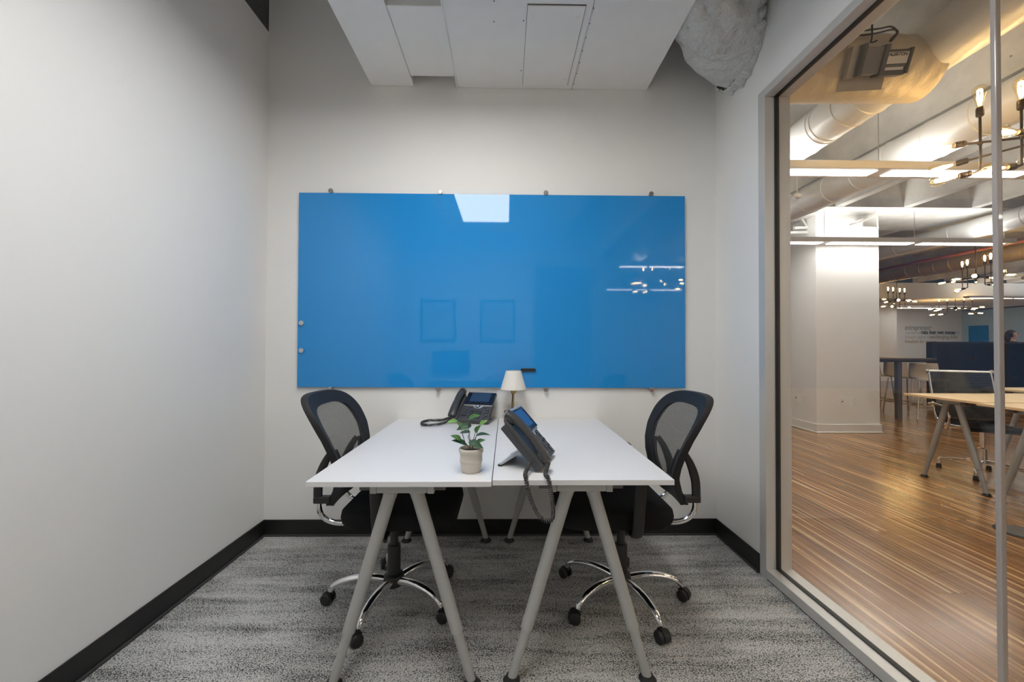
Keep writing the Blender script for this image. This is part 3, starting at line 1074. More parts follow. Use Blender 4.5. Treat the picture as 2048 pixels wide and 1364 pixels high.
    s.add([p - nrm for p in pts] + [p + nrm for p in pts], [(0, 1, 2, 3), (7, 6, 5, 4), (0, 4, 5, 1), (1, 5, 6, 2), (2, 6, 7, 3), (3, 7, 4, 0)])
    so_ = s.build('stand', 'silver', ph, bevel=0.001)
    for x in (-0.078, 0.078):
        MB().box(x - 0.014, x + 0.014, yb - 0.010, yb + 0.006, 0.0, 0.007).build('stand_foot', 'rubber', so_, bevel=0.002)
    Minv = (Matrix.Translation(loc) @ Matrix.Rotation(rz, 4, 'Z')).inverted()
    cpts = [B @ Vector(p[1:]) if p[0] == 'f' else Minv @ Vector(p[1:]) for p in cord]
    coil(cpts, 0.0058, 0.0024, 0.0076).build('coiled_cord', 'cord', ph, True, ang=80)
    return ph


HZ = 0.74
pfl, pfr = Vector((-0.338, 2.405, HZ)), Vector((-0.108, 2.345, HZ))
mid = (pfl + pfr) / 2
ang1 = atan2(pfr.y - pfl.y, pfr.x - pfl.x)
W['lcd1'] = emit('phone_screen_dim', (0.008, 0.03, 0.075), 0.5)
c1 = [('f', -0.098, -0.004, 0.022)] + [('w', x_, y_, HZ + h_) for x_, y_, h_ in ((-0.375, 2.43, 0.016), (-0.42, 2.455, 0.009), (-0.468, 2.445, 0.009), (-0.492, 2.39, 0.009), (-0.475, 2.325, 0.009), (-0.43, 2.305, 0.009), (-0.385, 2.325, 0.010), (-0.352, 2.37, 0.013))]
c1.append(('f', -0.116, 0.012, -0.018))
make_phone('dark desk phone by the back wall with its cord looped on the white desk', mid, ang1, 34, c1, 'lcd1')
pn, pf_ = Vector((0.130, 1.452, 0.741)), Vector((0.212, 1.691, 0.741))
mid = (pn + pf_) / 2
ang2 = atan2(pf_.y - pn.y, pf_.x - pn.x)
W['lcd2'] = emit('phone_screen_bright', (0.010, 0.065, 0.20), 0.45)
c2 = [('f', -0.105, -0.003, 0.026)]
for (px, py, yy) in ((1091, 948, 1.402), (1097, 957, 1.372), (1102, 985, 1.364), (1106, 1018, 1.362), (1104, 1038, 1.362), (1091, 1042, 1.362), (1075, 1028, 1.362), (1062, 1000, 1.362), (1055, 975, 1.364), (1052, 957, 1.372), (1051, 946, 1.405)):
    p = at(px, py, 1, yy)
    c2.append(('w', p.x, p.y, p.z))
c2.append(('f', -0.120, 0.040, -0.022))
make_phone('dark desk phone turned away at the front of the desk, cord hanging over the edge', mid, ang2, 47, c2, 'lcd2')

# ------------------------------------------------------------------ table lamp
lp = thing('table_lamp', 'small brass lamp with white cone shade and wooden base on the desk', 'lamp', (0.047, 2.466, 0.741))
MB().prism([(-0.058, -0.036), (-0.040, -0.052), (0.040, -0.052), (0.058, -0.036), (0.058, 0.036), (0.040, 0.052), (-0.040, 0.052), (-0.058, 0.036)], 0, 0.062).build('base', 'walnut', lp, bevel=0.003)
MB().tube([(0, 0, 0.06), (0, 0, 0.196)], 0.0058, 14).build('stem', 'brass', lp, True)
MB().tube(spline([(-0.008, -0.008, 0.062), (-0.009, -0.009, 0.11), (-0.006, -0.010, 0.15), (-0.008, -0.006, 0.19)], 5), 0.0022, 6).build('power_cord', 'black_plastic', lp, True)
MB().lathe([(0.010, 0.168), (0.015, 0.172), (0.016, 0.192), (0.014, 0.198), (0.014, 0.225)], 20).build('socket', 'brass', lp, True)
MB().lathe([(0.079, 0.196), (0.0465, 0.309), (0.0445, 0.309), (0.077, 0.196), (0.079, 0.196)], 48, cap0=False, cap1=False).build('shade', 'shade', lp, True, ang=60)
sp = MB()
for k in range(3):
    a = k * 2.094 + 0.4
    sp.tube([(0.014 * cos(a), 0.014 * sin(a), 0.222), (0.0455 * cos(a), 0.0455 * sin(a), 0.302)], 0.0015, 6)
sp.build('shade_support', 'brass', lp)

# ------------------------------------------------------------------ potted plant
pl = thing('potted_plant', 'small leafy plant in a ribbed cream pot at the front of the desk', 'plant', (-0.126, 1.485, 0.74))
pr = [(0.030, 0.0), (0.034, 0.0015), (0.0365, 0.012), (0.0395, 0.034), (0.0400, 0.038), (0.0412, 0.0395), (0.0412, 0.046), (0.0402, 0.048), (0.0410, 0.052), (0.0402, 0.056), (0.0412, 0.060), (0.0405, 0.064),
      (0.0415, 0.068), (0.0440, 0.071), (0.0455, 0.076), (0.0452, 0.083), (0.0430, 0.087), (0.0400, 0.087), (0.0375, 0.082), (0.0365, 0.076)]
MB().lathe(pr, 40, cap1=False).build('pot', 'pot', pl, True, ang=60)
MB().lathe([(0.0365, 0.074), (0.02, 0.079), (0.0, 0.080)], 24, cap1=False).build('soil', 'soil', pl, True)
S = 0.000178


def pc(cx, cy, dy=0.0):
    return Vector(((cx - 545) * S, dy, (1240 - cy) * S))


def leaf_mesh(nm, m):
    vs, fs = [], []
    nn = 9
    for i in range(nn):
        t = i / (nn - 1)
        wd = 0.30 * sin(pi * min(1, t ** 0.75 * 0.985 + 0.01)) ** 0.85
        z = 0.16 * t * (1 - t) * 4 * 0.35 - 0.12 * t * t
        for j, s in enumerate((-1, -0.5, 0, 0.5, 1)):
            vs.append((t, s * wd, z + 0.30 * abs(s) * wd * 0.9))
    for i in range(nn - 1):
        for j in range(4):
            fs.append((i * 5 + j, i * 5 + j + 1, (i + 1) * 5 + j + 1, (i + 1) * 5 + j))
    mb_ = MB().add(vs, fs)
    return mb_.mesh(nm, m, True, 80)


LM = [leaf_mesh('leaf', 'leaf'), leaf_mesh('leaf', 'leaf_dark'), leaf_mesh('leaf', 'leaf_light')]
leaves = [((480, 180), (705, 55), 0.0, -0.02, 0, 0.5), ((265, 215), (60, 215), 0.004, -0.012, 2, -0.6), ((262, 222), (345, 325), 0.004, -0.012, 0, 0.9), ((545, 300), (268, 348), 0.006, -0.016, 1, -0.9),
          ((630, 425), (730, 270), -0.012, -0.026, 0, 1.0), ((715, 290), (868, 195), 0.006, 0.010, 2, 0.9), ((345, 585), (148, 475), -0.012, -0.016, 0, -0.7), ((520, 450), (300, 460), 0.012, 0.016, 1, -0.5),
          ((645, 520), (925, 485), 0.004, 0.012, 1, 0.25), ((450, 690), (180, 560), -0.010, -0.020, 1, -0.4), ((500, 610), (785, 690), -0.018, -0.034, 1, 0.9), ((650, 640), (825, 575), -0.004, -0.010, 0, 0.8),
          ((610, 600), (560, 700), 0.02, 0.035, 1, 0.6)]
for (a, b, d0, d1, kind, roll) in leaves:
    A, Bp = pc(*a, d0), pc(*b, d1)
    x = (Bp - A)
    ln = x.length
    x.normalize()
    side = Vector((0, 1, 0)) - x * x.y
    side.normalize()
    up = x.cross(side)
    if up.z < 0:
        up, side = -up, -side
    # tilt the blade towards the viewer
    R_ = Matrix.Rotation(roll * 0.9 if x.x > 0 else roll * 0.9, 3, x)
    yv, zv = R_ @ side, R_ @ up
    sc_ = ln * 1.05
    wsc = sc_ * 0.86
    M = Matrix(((x.x * sc_, yv.x * wsc, zv.x * sc_, A.x), (x.y * sc_, yv.y * wsc, zv.y * sc_, A.y), (x.z * sc_, yv.z * wsc, zv.z * sc_, A.z), (0, 0, 0, 1)))
    link_mesh('leaf', LM[kind], pl, M)
for pts in ([(535, 790), (520, 600), (490, 400), (478, 185)], [(540, 790), (420, 650), (355, 420), (330, 320), (262, 222)], [(475, 300), (400, 280), (340, 250), (265, 216)], [(555, 790), (590, 600), (620, 480), (632, 420)],
            [(565, 790), (625, 600), (680, 400), (718, 288)], [(520, 790), (510, 620), (480, 530), (520, 450)], [(560, 790), (600, 640), (645, 520)], [(530, 790), (420, 650), (345, 585)], [(535, 790), (490, 740), (450, 690)],
            [(550, 790), (600, 700), (650, 640)]):
    q = spline([pc(*p, 0.003 * sin(i * 2)) for i, p in enumerate(pts)], 5)
    MB().tube(q, [0.0016 - 0.0007 * i / len(q) for i in range(len(q))], 6).build('stem', 'stem', pl, True)

# rear desk with monitor (mirrored in the board)
make_desk('desk', 'white topped desk against the rear wall, mirrored in the board', 0.6, 1.2, 0.74, (0.08, -0.66, 0), pi / 2, group='white A-leg desks')
mo = thing('monitor', 'black computer monitor on the rear desk, mirrored in the board', 'monitor', (-0.80, -0.78, 0.74))
MB().box(-0.27, 0.27, 0.0, 0.03, 0.06, 0.39).build('screen', 'bezel', mo, bevel=0.005)
MB().box(-0.025, 0.025, -0.03, 0.0, 0.006, 0.25).build('neck', 'black_plastic', mo)
MB().box(-0.12, 0.12, -0.09, 0.08, 0.0, 0.008).build('stand_base', 'black_plastic', mo, bevel=0.003)

# ================================================================== the open office beyond the glass
YF = 15.0
OX1, OY0 = 17.6, -6.5
fl = MB().box(XO, OX1, OY0, YF + 0.2, -0.12, -0.012).build('floor_office', 'plank')
st(fl, 'glossy striped strand bamboo floor of the open office', 'floor')
PW = 0.1435
pm = {}
rp = random.Random(11)
x = 2.120 - PW * 4
cnt = 0
while x < 7.3:
    y0 = 0.35 + rp.uniform(-1.6, 0)
    if abs(x - 2.120) < 0.01:
        y0 = 1.952 - 1.83
    if abs(x - 2.120 - 2 * PW) < 0.01:
        y0 = 2.612 - 1.83
    if abs(x - 2.120 - 3 * PW) < 0.01:
        y0 = 2.882 - 1.83
    y = y0
    while y < 7.2:
        # keep the pieces that the camera can see through the glass
        x0 = max(x, XO + 0.004)
        wv = x + PW - x0
        if wv > 0.03 and y + 1.83 > 0.62 * (x - 0.2) and y < 1.65 * (x + 0.3) and cnt < 300:
            key = round(wv, 4)
            if key not in pm:
                pm[key] = MB().box(0.0004, wv - 0.0004, 0.0004, 1.83 - 0.0004, -0.0118, 0.0).mesh('plank', 'plank')
            o = link_mesh('plank', pm[key], fl, Matrix.Translation((x0, y, rp.uniform(-0.0004, 0.0))))
            cnt += 1
        y += 1.83
    x += PW
rest = MB()
x = 2.120 - PW * 4
while x < OX1 - PW:
    x0 = max(x, XO + 0.004)
    if x >= 7.3:
        rest.box(x0 + 0.0004, x + PW - 0.0004, OY0, 7.2, -0.0118, 0.0)
    rest.box(x0 + 0.0004, x + PW - 0.0004, 9.02, YF, -0.0118, -0.0002)
    x += PW
o = rest.build('far_planks', 'plank', fl)
o['kind'] = 'stuff'
MB().box(XO, OX1, OY0, YF, -0.0122, -0.0035).build('underlay', 'plank', fl)

# ceiling: slab, ribs and solid band
ZR, ZS = 3.07, 3.42
ce = MB().box(XO, OX1, OY0, YF + 0.2, ZS, ZS + 0.15).build('ceiling_office', 'concrete')
st(ce, 'white painted ribbed concrete ceiling of the open office', 'ceiling')


def rib(x, y0, y1):
    mb_ = MB()
    a, b = 0.055, 0.11
    mb_.add([(x - a + 0.055, y0, ZR), (x + a + 0.055, y0, ZR), (x + b + 0.055, y0, ZS), (x - b + 0.055, y0, ZS), (x - a + 0.055, y1, ZR), (x + a + 0.055, y1, ZR), (x + b + 0.055, y1, ZS), (x - b + 0.055, y1, ZS)],
            [(0, 1, 2, 3), (7, 6, 5, 4), (0, 4, 5, 1), (1, 5, 6, 2), (2, 6, 7, 3), (3, 7, 4, 0)])
    return mb_.build('rib', 'concrete', ce)


for k in range(-3, 15):
    xr = 4.36 + 0.92 * k
    rib(xr, OY0, 5.26)
    rib(xr, 6.28, 11.4)
MB().box(XO, OX1, 5.25, 6.29, ZR - 0.004, ZS).build('solid_band', 'concrete', ce)
for k in (0, 1, 2):
    MB().box(XO, OX1, 0.4 - 2.9 * k, 0.75 - 2.9 * k, ZR + 0.1, ZS).build('cross_rib', 'concrete', ce)
st(MB().box(XO, OX1, 11.4, YF + 0.2, 2.62, ZR).build('ceiling_far', 'far_wall'), 'plain white dropped ceiling at the far end', 'ceiling')

# far walls
wf = st(MB().box(14.0, OX1, YF, YF + 0.15, 0, 2.62).build('wall_far', 'far_wall'), 'white wall with the printed quotation at the far end', 'wall')
st(MB().box(XO, 13.35, 14.2, 14.35, 0, 2.62).build('wall_tan', 'tan_wall'), 'tan painted wall behind the white refrigerator', 'wall')
st(MB().box(13.35, 14.0, 14.2, YF + 0.15, 0, 2.62).build('wall_pier', 'far_wall'), 'narrow white pier between tan and lettered walls', 'wall')
st(MB().box(XO, OX1, OY0 - 0.15, OY0, 0, ZS).build('wall_near', 'white'), 'white wall at the near end of the office', 'wall')
st(MB().box(XR + 0.03, XO - 0.001, D + 0.12, 14.3, 0, ZS).build('wall_corridor', 'white'), 'white wall continuing behind the meeting room', 'wall')
st(MB().box(XR + 0.03, XO - 0.001, OY0, YR - 0.12, 0, ZS).build('wall_corridor', 'white'), 'white wall continuing in front of the meeting room', 'wall')
w2 = thing('window_2', 'frosted blue glass partition at the far right', 'glass partition', (17.3, 12.0, 0), kind='structure')
for i in range(5):
    ya = -8.0 + i * 2.2
    MB().box(-0.02, 0.02, ya, ya + 2.17, 0.02, 2.60).build('pane', 'frost_blue', w2)
    MB().box(-0.035, 0.035, ya + 2.17, ya + 2.20, 0.0, 2.62).build('mullion', 'alu', w2)
MB().box(-0.03, 0.03, -8.0, 3.0, 2.58, 2.62).build('head', 'bar_dark', w2)
st(MB().box(OX1 - 0.1, OX1, OY0, 12.0 - 8.0, 0, ZS).build('wall_side', 'white'), 'white side wall of the open office', 'wall')
pp = at(1958, 671, 0, 17.27)
o = MB().box(17.235, 17.255, pp.y - 0.30, pp.y + 0.30, pp.z - 0.45, pp.z + 0.36).build('poster', 'poster_blue')
tag(o, 'bright blue poster fixed to the frosted blue glass', 'poster')

# lettering on the far wall
TM = lambda px, py: Matrix.Translation((lambda p: (p.x, YF - 0.002, p.z))(at(px, py, 1, YF))) @ Matrix.Rotation(pi / 2, 4, 'X')
for (px, py, s, size, m, b, sx) in ((1809.5, 660, 'entrepreneur:', 0.30, 'ink_grey', 0.0, 0.62), (1810.5, 668, 'a person who', 0.17, 'ink_light', 0.0, 0.72), (1842, 668, 'risks their own money', 0.20, 'ink', 0.006, 0.72), (1912, 668, 'for', 0.17, 'ink_light', 0.0, 0.72),
                                    (1810, 677, 'freedom rather than', 0.18, 'ink_light', 0.0, 0.72), (1860.5, 677, 'exchanging their', 0.20, 'ink_tan', 0.003, 0.80), (1810, 686, 'freedom for money', 0.19, 'ink_tan', 0.003, 0.80)):
    text_mesh('lettering', s, size, m, TM(px, py), wf, 'LEFT', 0.001, b, sx)

# white column with skirting
cw = st(MB().box(4.361, 5.258, 5.588, 7.6, 0, ZR).build('wall_column', 'white'), 'broad white column beside the glass partition', 'column')
cb = MB()
cb.box(4.345, 5.274, 5.572, 7.6, 0, 0.125)
cb.build('skirting', 'white_gloss', cw, bevel=0.004)
MB().box(4.335, 5.29, 5.560, 7.6, 0, 0.022).build('quarter_round', 'white_gloss', cw, bevel=0.008)


def outlet(px, py, face, label, kind):
    if face == 'front':
        p = at(px, py, 1, 5.588)
        o = thing('wall_outlet', label, 'outlet', (p.x, 5.588, p.z), 0, 'outlets on the white column')
    else:
        p = at(px, py, 0, 4.361)
        o = thing('wall_outlet', label, 'outlet', (4.361, p.y, p.z), -pi / 2, 'outlets on the white column')
    MB().box(-0.036, 0.036, -0.006, 0, -0.058, 0.058).build('plate', 'white_gloss', o, bevel=0.002)
    if kind == 'data':
        MB().box(-0.008, 0.008, -0.007, -0.005, -0.010, 0.010).build('jack', 'ink', o)
    else:
        for zz in (-0.022, 0.022):
            q = MB().box(-0.016, 0.016, -0.0075, -0.005, zz - 0.014, zz + 0.014).build('receptacle', 'white_gloss', o, bevel=0.001)
            m_ = MB()
            for xx in (-0.006, 0.006):
                m_.box(xx - 0.001, xx + 0.001, -0.0079, -0.0073, zz - 0.004, zz + 0.006)
            m_.build('slots', 'ink_grey', q)
    return o


outlet(1593, 795, 'side', 'white data outlet on the shaded left face of the column', 'data')
outlet(1608, 797, 'side', 'white power outlet on the shaded left face of the column', 'power')
outlet(1684, 803, 'front', 'white data outlet on the front face of the column', 'data')
outlet(1708, 803, 'front', 'white power outlet on the front face of the column', 'power')

# emergency light high on the column, with its cable
el = thing('emergency_light', 'small white light fitting high on the column with hanging white cable', 'light fitting', (4.98, 5.588, 2.86))
MB().box(-0.05, 0.15, -0.12, 0.0, 0.0, 0.13).build('housing', 'white_gloss', el, bevel=0.006)
MB().tube(spline([(-0.26, -0.14, 0.03), (-0.16, -0.16, 0.05), (-0.02, -0.17, 0.11), (0.05, -0.175, 0.16), (0.06, -0.18, 0.205)], 6), 0.010, 8).build('cable', 'white_gloss', el, True)
MB().tube([(-0.30, -0.15, -0.01), (-0.12, -0.13, 0.0), (0.15, -0.12, -0.005)], [0.02, 0.025, 0.02], 12, flat=(0.5, 1.2)).build('reflector', 'white_gloss', el, True)
ts = thing('track_spotlight', 'white twin spotlight fitting at the left of the column', 'light fitting', (4.12, 5.75, 2.86))
for dz, dx in ((0.0, 0.0), (0.07, 0.07)):
    MB().tube([(dx - 0.02, 0, dz), (dx + 0.24, 0, dz + 0.01)], 0.022, 12).build('lamp_tube', 'white_gloss', ts, True)
MB().tube([(0.26, 0, 0.05), (0.17, 0, 0.2)], 0.012, 8).build('bracket', 'white_gloss', ts, True)
MB().tube(spline([(-0.03, 0, -0.02), (0.0, 0, -0.08), (0.08, 0, -0.16)], 5), 0.012, 8).build('cable', 'white_gloss', ts, True)
p = at(1594, 392, 1, 4.3)
sd = thing('ceiling_sensor', 'round white sensor hanging beside the duct above the column', 'detector', p)
MB().sphere((0, 0, 0), (0.045, 0.045, 0.036), 18).build('dome', 'white_gloss', sd, True)
MB().cyl((0, 0, 0.03), (0, 0, ZS - p.z), 0.006, n=8).build('stem', 'white_gloss', sd)


# ------------------------------------------------------------------ ducts
def spiral_duct(x, z, r, y0, y1, m, label, rings):
    d = thing('spiral_duct', label, 'duct', (x, y0, z), 0, 'round spiral ducts in the office ceiling')
    MB().tube([(0, 0, 0), (0, y1 - y0, 0)], r, 56).build('pipe', m, d, True)
    vs, fs = [], []
    ring = MB()
    nn = 48
    for k in range(nn):
        a = 2 * pi * k / nn
        for dr, dy in ((0, -0.008), (0.005, -0.003), (0.005, 0.003), (0, 0.008)):
            vs.append(((r + dr) * cos(a), dy, (r + dr) * sin(a)))
    for k in range(nn):
        k2 = (k + 1) % nn
        for j in range(3):
            fs.append((k * 4 + j, k2 * 4 + j, k2 * 4 + j + 1, k * 4 + j + 1))
    rm = ring.add(vs, fs).mesh('seam_ring', m, True)
    for yy in rings:
        link_mesh('seam_ring', rm, d, Matrix.Translation((0, yy - y0, 0)))
    return d


spiral_duct(2.42, 2.90, 0.145, OY0, 9.0, 'duct_white', 'white round duct nearest the glass partition', [0.3, 1.0, 1.55, 1.63, 2.62, 2.78, 2.98, 3.02, 3.2, 3.45, 3.8])
spiral_duct(3.48, 2.895, 0.152, OY0, 9.0, 'duct_white', 'white round duct second from the glass partition, above the chandelier', [0.8 + 0.34 * i for i in range(14)])
spiral_duct(6.67, 2.90, 0.133, OY0, 11.3, 'duct_white', 'pale grey round duct running past the right side of the column', [4.6 + 0.42 * i for i in range(12)])
spiral_duct(8.74, 2.85, 0.155, OY0, 11.3, 'duct_warm_lit', 'round duct above the far chandeliers, warm light painted into its tan colour', [6.0 + 0.28 * i for i in range(18)])

# insulated branch with controller
bt = thing('branch_duct', 'tan wrapped branch duct joining the white duct beside the wall', 'duct', (1.49, 2.30, 2.62))
vs, fs = [], []
nn, mm = 56, 44
rb = random.Random(5)
for i in range(mm + 1):
    s = i / mm
    for k in range(nn):
        a = 2 * pi * k / nn
        wr = 0.0035 * sin(70 * s + 2.0 * sin(2 * a) + 1.2 * cos(3 * a)) * (0.3 + 0.7 * abs(sin(a * 0.5 + 0.6)))
        r = 0.178 - 0.012 * s + wr
        vs.append((0.0 + 0.93 * s, r * cos(a), 0.20 + r * sin(a)))
for i in range(mm):
    for k in range(nn):
        k2 = (k + 1) % nn
        fs.append((i * nn + k, i * nn + k2, (i + 1) * nn + k2, (i + 1) * nn + k))
MB().add(vs, fs).build('wrapped_pipe', 'duct_tan', bt, True, ang=80)
# controller on its lower face, turned to the room
ca = at(1757, 122, 1, 2.075)
ct = thing('duct_controller', 'grey electronic damper controller with paper label on the branch duct', 'controller', (ca.x, 2.12, ca.z + 0.012), radians(-6))
Rt = Matrix.Rotation(radians(24), 4, 'X')
k = 1 / 805 * 2.085     # metres per pixel at this depth
X = lambda px: (px - 1757) * k
Z = lambda py: (122 - py) * k
MB().box(X(1703), X(1792), 0.004, 0.010, Z(168), Z(84), Rt).build('mounting_plate', 'galv', ct)
MB().box(X(1715), X(1785), 0.010, 0.12, Z(140), Z(105), Rt).build('stand_off_bracket', 'galv', ct)
MB().box(X(1708), X(1722), -0.03, 0.004, Z(146), Z(90), Rt).build('side_flange', 'galv', ct)
MB().box(X(1725), X(1768), -0.055, 0.004, Z(142), Z(95), Rt).build('actuator_body', 'ctrl_l', ct, bevel=0.006)
MB().box(X(1722), X(1730), -0.060, 0.004, Z(144), Z(88), Rt).build('actuator_side', 'ctrl', ct, bevel=0.004)
MB().box(X(1762), X(1771), -0.066, 0.004, Z(146), Z(92), Rt).build('housing_side', 'ctrl', ct, bevel=0.004)
MB().box(X(1770), X(1812), -0.056, 0.004, Z(146), Z(101), Rt).build('housing', 'ctrl', ct, bevel=0.004)
MB().box(X(1811), X(1817), -0.064, 0.004, Z(144), Z(99), Rt).build('housing_side', 'ctrl', ct, bevel=0.004)
lb = MB().box(X(1771), X(1810), -0.0585, -0.055, Z(126), Z(106), Rt).build('paper_label', 'label', ct)
text_mesh('label_text', 'ALERTON', 0.020, 'ink', Rt @ Matrix.Translation((X(1790), -0.0588, Z(112.5))) @ Matrix.Rotation(pi / 2, 4, 'X'), lb, 'CENTER', 0.0002, 0.0008)
MB().box(X(1772), X(1806), -0.060, -0.050, Z(137), Z(132), Rt).build('terminal_cover', 'label', ct)
for i in range(14):
    MB().box(X(1771.5 + i * 2.7), X(1773.0 + i * 2.7), -0.0595, -0.055, Z(131.5), Z(127.2), Rt).build('terminal', 'ctrl_l', ct)
for pts in ([(1780, 101), (1790, 78), (1798, 66), (1784, 56), (1762, 58), (1730, 60)], [(1776, 101), (1790, 84), (1800, 68), (1790, 61), (1755, 66), (1722, 68)], [(1768, 100), (1755, 88), (1752, 70), (1746, 50)], [(1740, 104), (1738, 92), (1750, 84), (1764, 78)]):
    MB().tube(spline([Rt @ Vector((X(a), 0.03 - 0.03 * (i == 0), Z(b))) for i, (a, b) in enumerate(pts)], 6), 0.0042, 8).build('wire', 'bronze', ct, True)

# sprinkler pipes
o = MB().tube([(8.0, OY0, 2.86), (8.0, 11.3, 2.86)], 0.03, 12).build('sprinkler_pipe', 'red_pipe', None, True)
tag(o, 'thin orange red pipe running beside the warm tan duct', 'pipe')
o = MB().tube([(7.45, OY0, 2.98), (7.45, 11.3, 2.98)], 0.022, 12).build('conduit_pipe', 'galv', None, True)
tag(o, 'thin grey conduit between the pale grey and tan ducts', 'pipe')


# ------------------------------------------------------------------ linear pendants
def linear(y, z, x0, segs, label, seg=1.13, gap=0.12, w=0.19, hang=True, group='linear ceiling lights in the office'):
    L_ = thing('linear_light', label, 'light', (x0, y, z), 0, group)
    tot = segs * (seg + gap) + gap
    MB().box(0, tot, 0, w, 0.002, 0.062).build('housing', 'fixture', L_, bevel=0.003)
    dm = MB().box(0, seg, 0.04, w - 0.045, -0.002, 0.003).mesh('diffuser', 'lin_light')
    um = MB().box(0, seg, 0.03, w - 0.03, 0.061, 0.065).mesh('up_diffuser', 'up_light')
    for i in range(segs):
        M = Matrix.Translation((gap + i * (seg + gap), 0, 0))
        link_mesh('diffuser', dm, L_, M)
        link_mesh('up_diffuser', um, L_, M)
    if hang:
        top = ZR - z if z > 2.6 else 2.62 - z
        for i in range(segs + 1):
            xx = i * (seg + gap) + gap / 2
            MB().cyl((xx, w / 2, 0.062), (xx, w / 2, top + 0.3 * (z > 2.6)), 0.003, n=6).build('hanger_wire', 'steel', L_)
    return L_


ZL = 2.62
linear(3.125, ZL, 3.095 - 0.12 - 1.25, 3, 'long white linear pendant light nearest the glass partition')
linear(5.315, ZL, 6.80 - 0.0 - 5.12 + 0.10, 4, 'long white linear pendant light crossing in front of the column')
linear(-2.1, ZL, 1.9, 5, 'long white linear pendant light mirrored as the upper streak in the blue board')
linear(-5.0, ZL, 1.9, 5, 'long white linear pendant light mirrored as the lower streak in the blue board')
linear(8.0, ZL, 10.7, 4, 'added linear pendant light, unseen past the navy bench, brightening the far wall')  # unseen row added to brighten the far lettered wall
linear(10.75, 2.56, 12.6, 3, 'slim linear light in front of the far blue glass', w=0.14)
linear(13.5, 2.555, 13.3, 2, 'slim linear light just in front of the lettered wall', w=0.14, hang=False)


# ------------------------------------------------------------------ filament chandeliers
def bulb_parts():
    prof = [(0.0125, 0.0), (0.0135, 0.008), (0.016, 0.03), (0.022, 0.058), (0.029, 0.083), (0.0318, 0.100), (0.029, 0.116), (0.020, 0.126), (0.008, 0.1295), (0.0, 0.130)]
    g_ = MB().lathe(prof, 20, cap1=False).mesh('bulb', 'amber', True, 80)
    f_ = MB()
    for kk in range(6):
        a = kk * pi / 3
        f_.tube([(0.004 * cos(a), 0.004 * sin(a), 0.018), (0.011 * cos(a), 0.011 * sin(a), 0.060), (0.009 * cos(a + 0.3), 0.009 * sin(a + 0.3), 0.106)], 0.0024, 5)
    f_ = f_.mesh('filament', 'filament', True)
    s_ = MB().lathe([(0.008, -0.050), (0.015, -0.046), (0.0175, -0.040), (0.0175, -0.030), (0.0160, -0.028), (0.0175, -0.025), (0.0175, -0.004), (0.015, 0.004)], 18).mesh('socket', 'bronze', True)
    return g_, f_, s_


BG, BF, BS = bulb_parts()


def make_chandelier(label, loc, az):
    c = thing('chandelier', label, 'chandelier', loc, 0, 'dark bronze filament bulb chandeliers')
    MB().tube([(0, 0, 0), (0, 0, ZR - 0.02 - loc[2])], 0.008, 10).build('drop_rod', 'bronze', c, True)
    MB().lathe([(0.055, 0), (0.055, 0.015), (0.02, 0.02)], 24, Matrix.Translation((0, 0, ZR - 0.022 - loc[2]))).build('ceiling_rose', 'bronze', c, True)
    MB().lathe([(0.012, -0.04), (0.034, -0.03), (0.036, 0.03), (0.012, 0.04)], 20).build('hub', 'bronze', c, True)

    def bulb(p, d):
        d = Vector(d).normalized()
        M = Matrix.Translation(p) @ Vector((0, 0, 1)).rotation_difference(d).to_matrix().to_4x4()
        link_mesh('socket', BS, c, M)
        b = link_mesh('bulb', BG, c, M)
        link_mesh('filament', BF, b)
    Rz = Matrix.Rotation(radians(az), 3, 'Z')
    zz = Vector((0, 0, 1))
    MB().tube([Rz @ Vector((-0.40, 0, 0)), Rz @ Vector((0.40, 0, 0))], 0.0068, 8).build('bar', 'bronze', c, True)
    for s in (-1, 1):
        for (x_, y_) in ((0.165, 0.012), (0.325, -0.012)):
            e = Rz @ Vector((s * x_, s * y_, 0))
            d = Rz @ Vector((s * 1.0, s * (0.35 if y_ > 0 else -0.15), 0)).normalized()
            MB().tube([e - zz * 0.155, e + zz * 0.155], 0.0062, 8).build('upright', 'bronze', c, True)
            MB().sphere(e, 0.013, 10).build('joint', 'bronze', c, True)
            bulb(e + zz * 0.20, (0, 0, 1))
            MB().tube(spline([e - zz * 0.15, e - zz * 0.158 + d * 0.01, e - zz * 0.165 + d * 0.04], 3), 0.0062, 8).build('arm', 'bronze', c, True)
            bulb(e - zz * 0.170 + d * 0.085, d - zz * 0.12)
        bulb(Rz @ Vector((s * 0.445, 0, 0)), Rz @ Vector((s, 0, -0.08)))
        for (an, ln) in ((32, 0.33), (-30, 0.29)):
            d = Rz @ Vector((s * cos(radians(an)), sin(radians(an)), 0))
            MB().tube([-zz * 0.012, d * ln - zz * 0.03], 0.0062, 8).build('arm', 'bronze', c, True)
            bulb(d * (ln + 0.045) - zz * 0.035, d - zz * 0.10)
        d = Rz @ Vector((0.15, s, 0)).normalized()
        MB().tube([-zz * 0.012, d * 0.12 - zz * 0.02], 0.0062, 8).build('arm', 'bronze', c, True)
        bulb(d * 0.165 - zz * 0.024, d - zz * 0.08)
    return c


make_chandelier('filament bulb chandelier nearest the glass, at the right edge', (2.99, 2.115, 2.36), -18)


def ch(px, py, z, az, label):
    # the height above eye level fixes the distance
    p = at(px, py, 2, z)
    make_chandelier(label, (p.x, p.y, z), az)


ch(1952, 553, 2.36, 70, 'filament bulb chandelier of the middle distance, highest of the far ones')
ch(1793, 600, 2.40, 20, 'filament bulb chandelier just right of the white column')
ch(1911, 616, 2.36, -42, 'filament bulb chandelier farthest away, in front of the lettered wall')
make_chandelier('filament bulb chandelier mirrored at the right of the blue board', (2.95, -2.5, 2.45), 30)

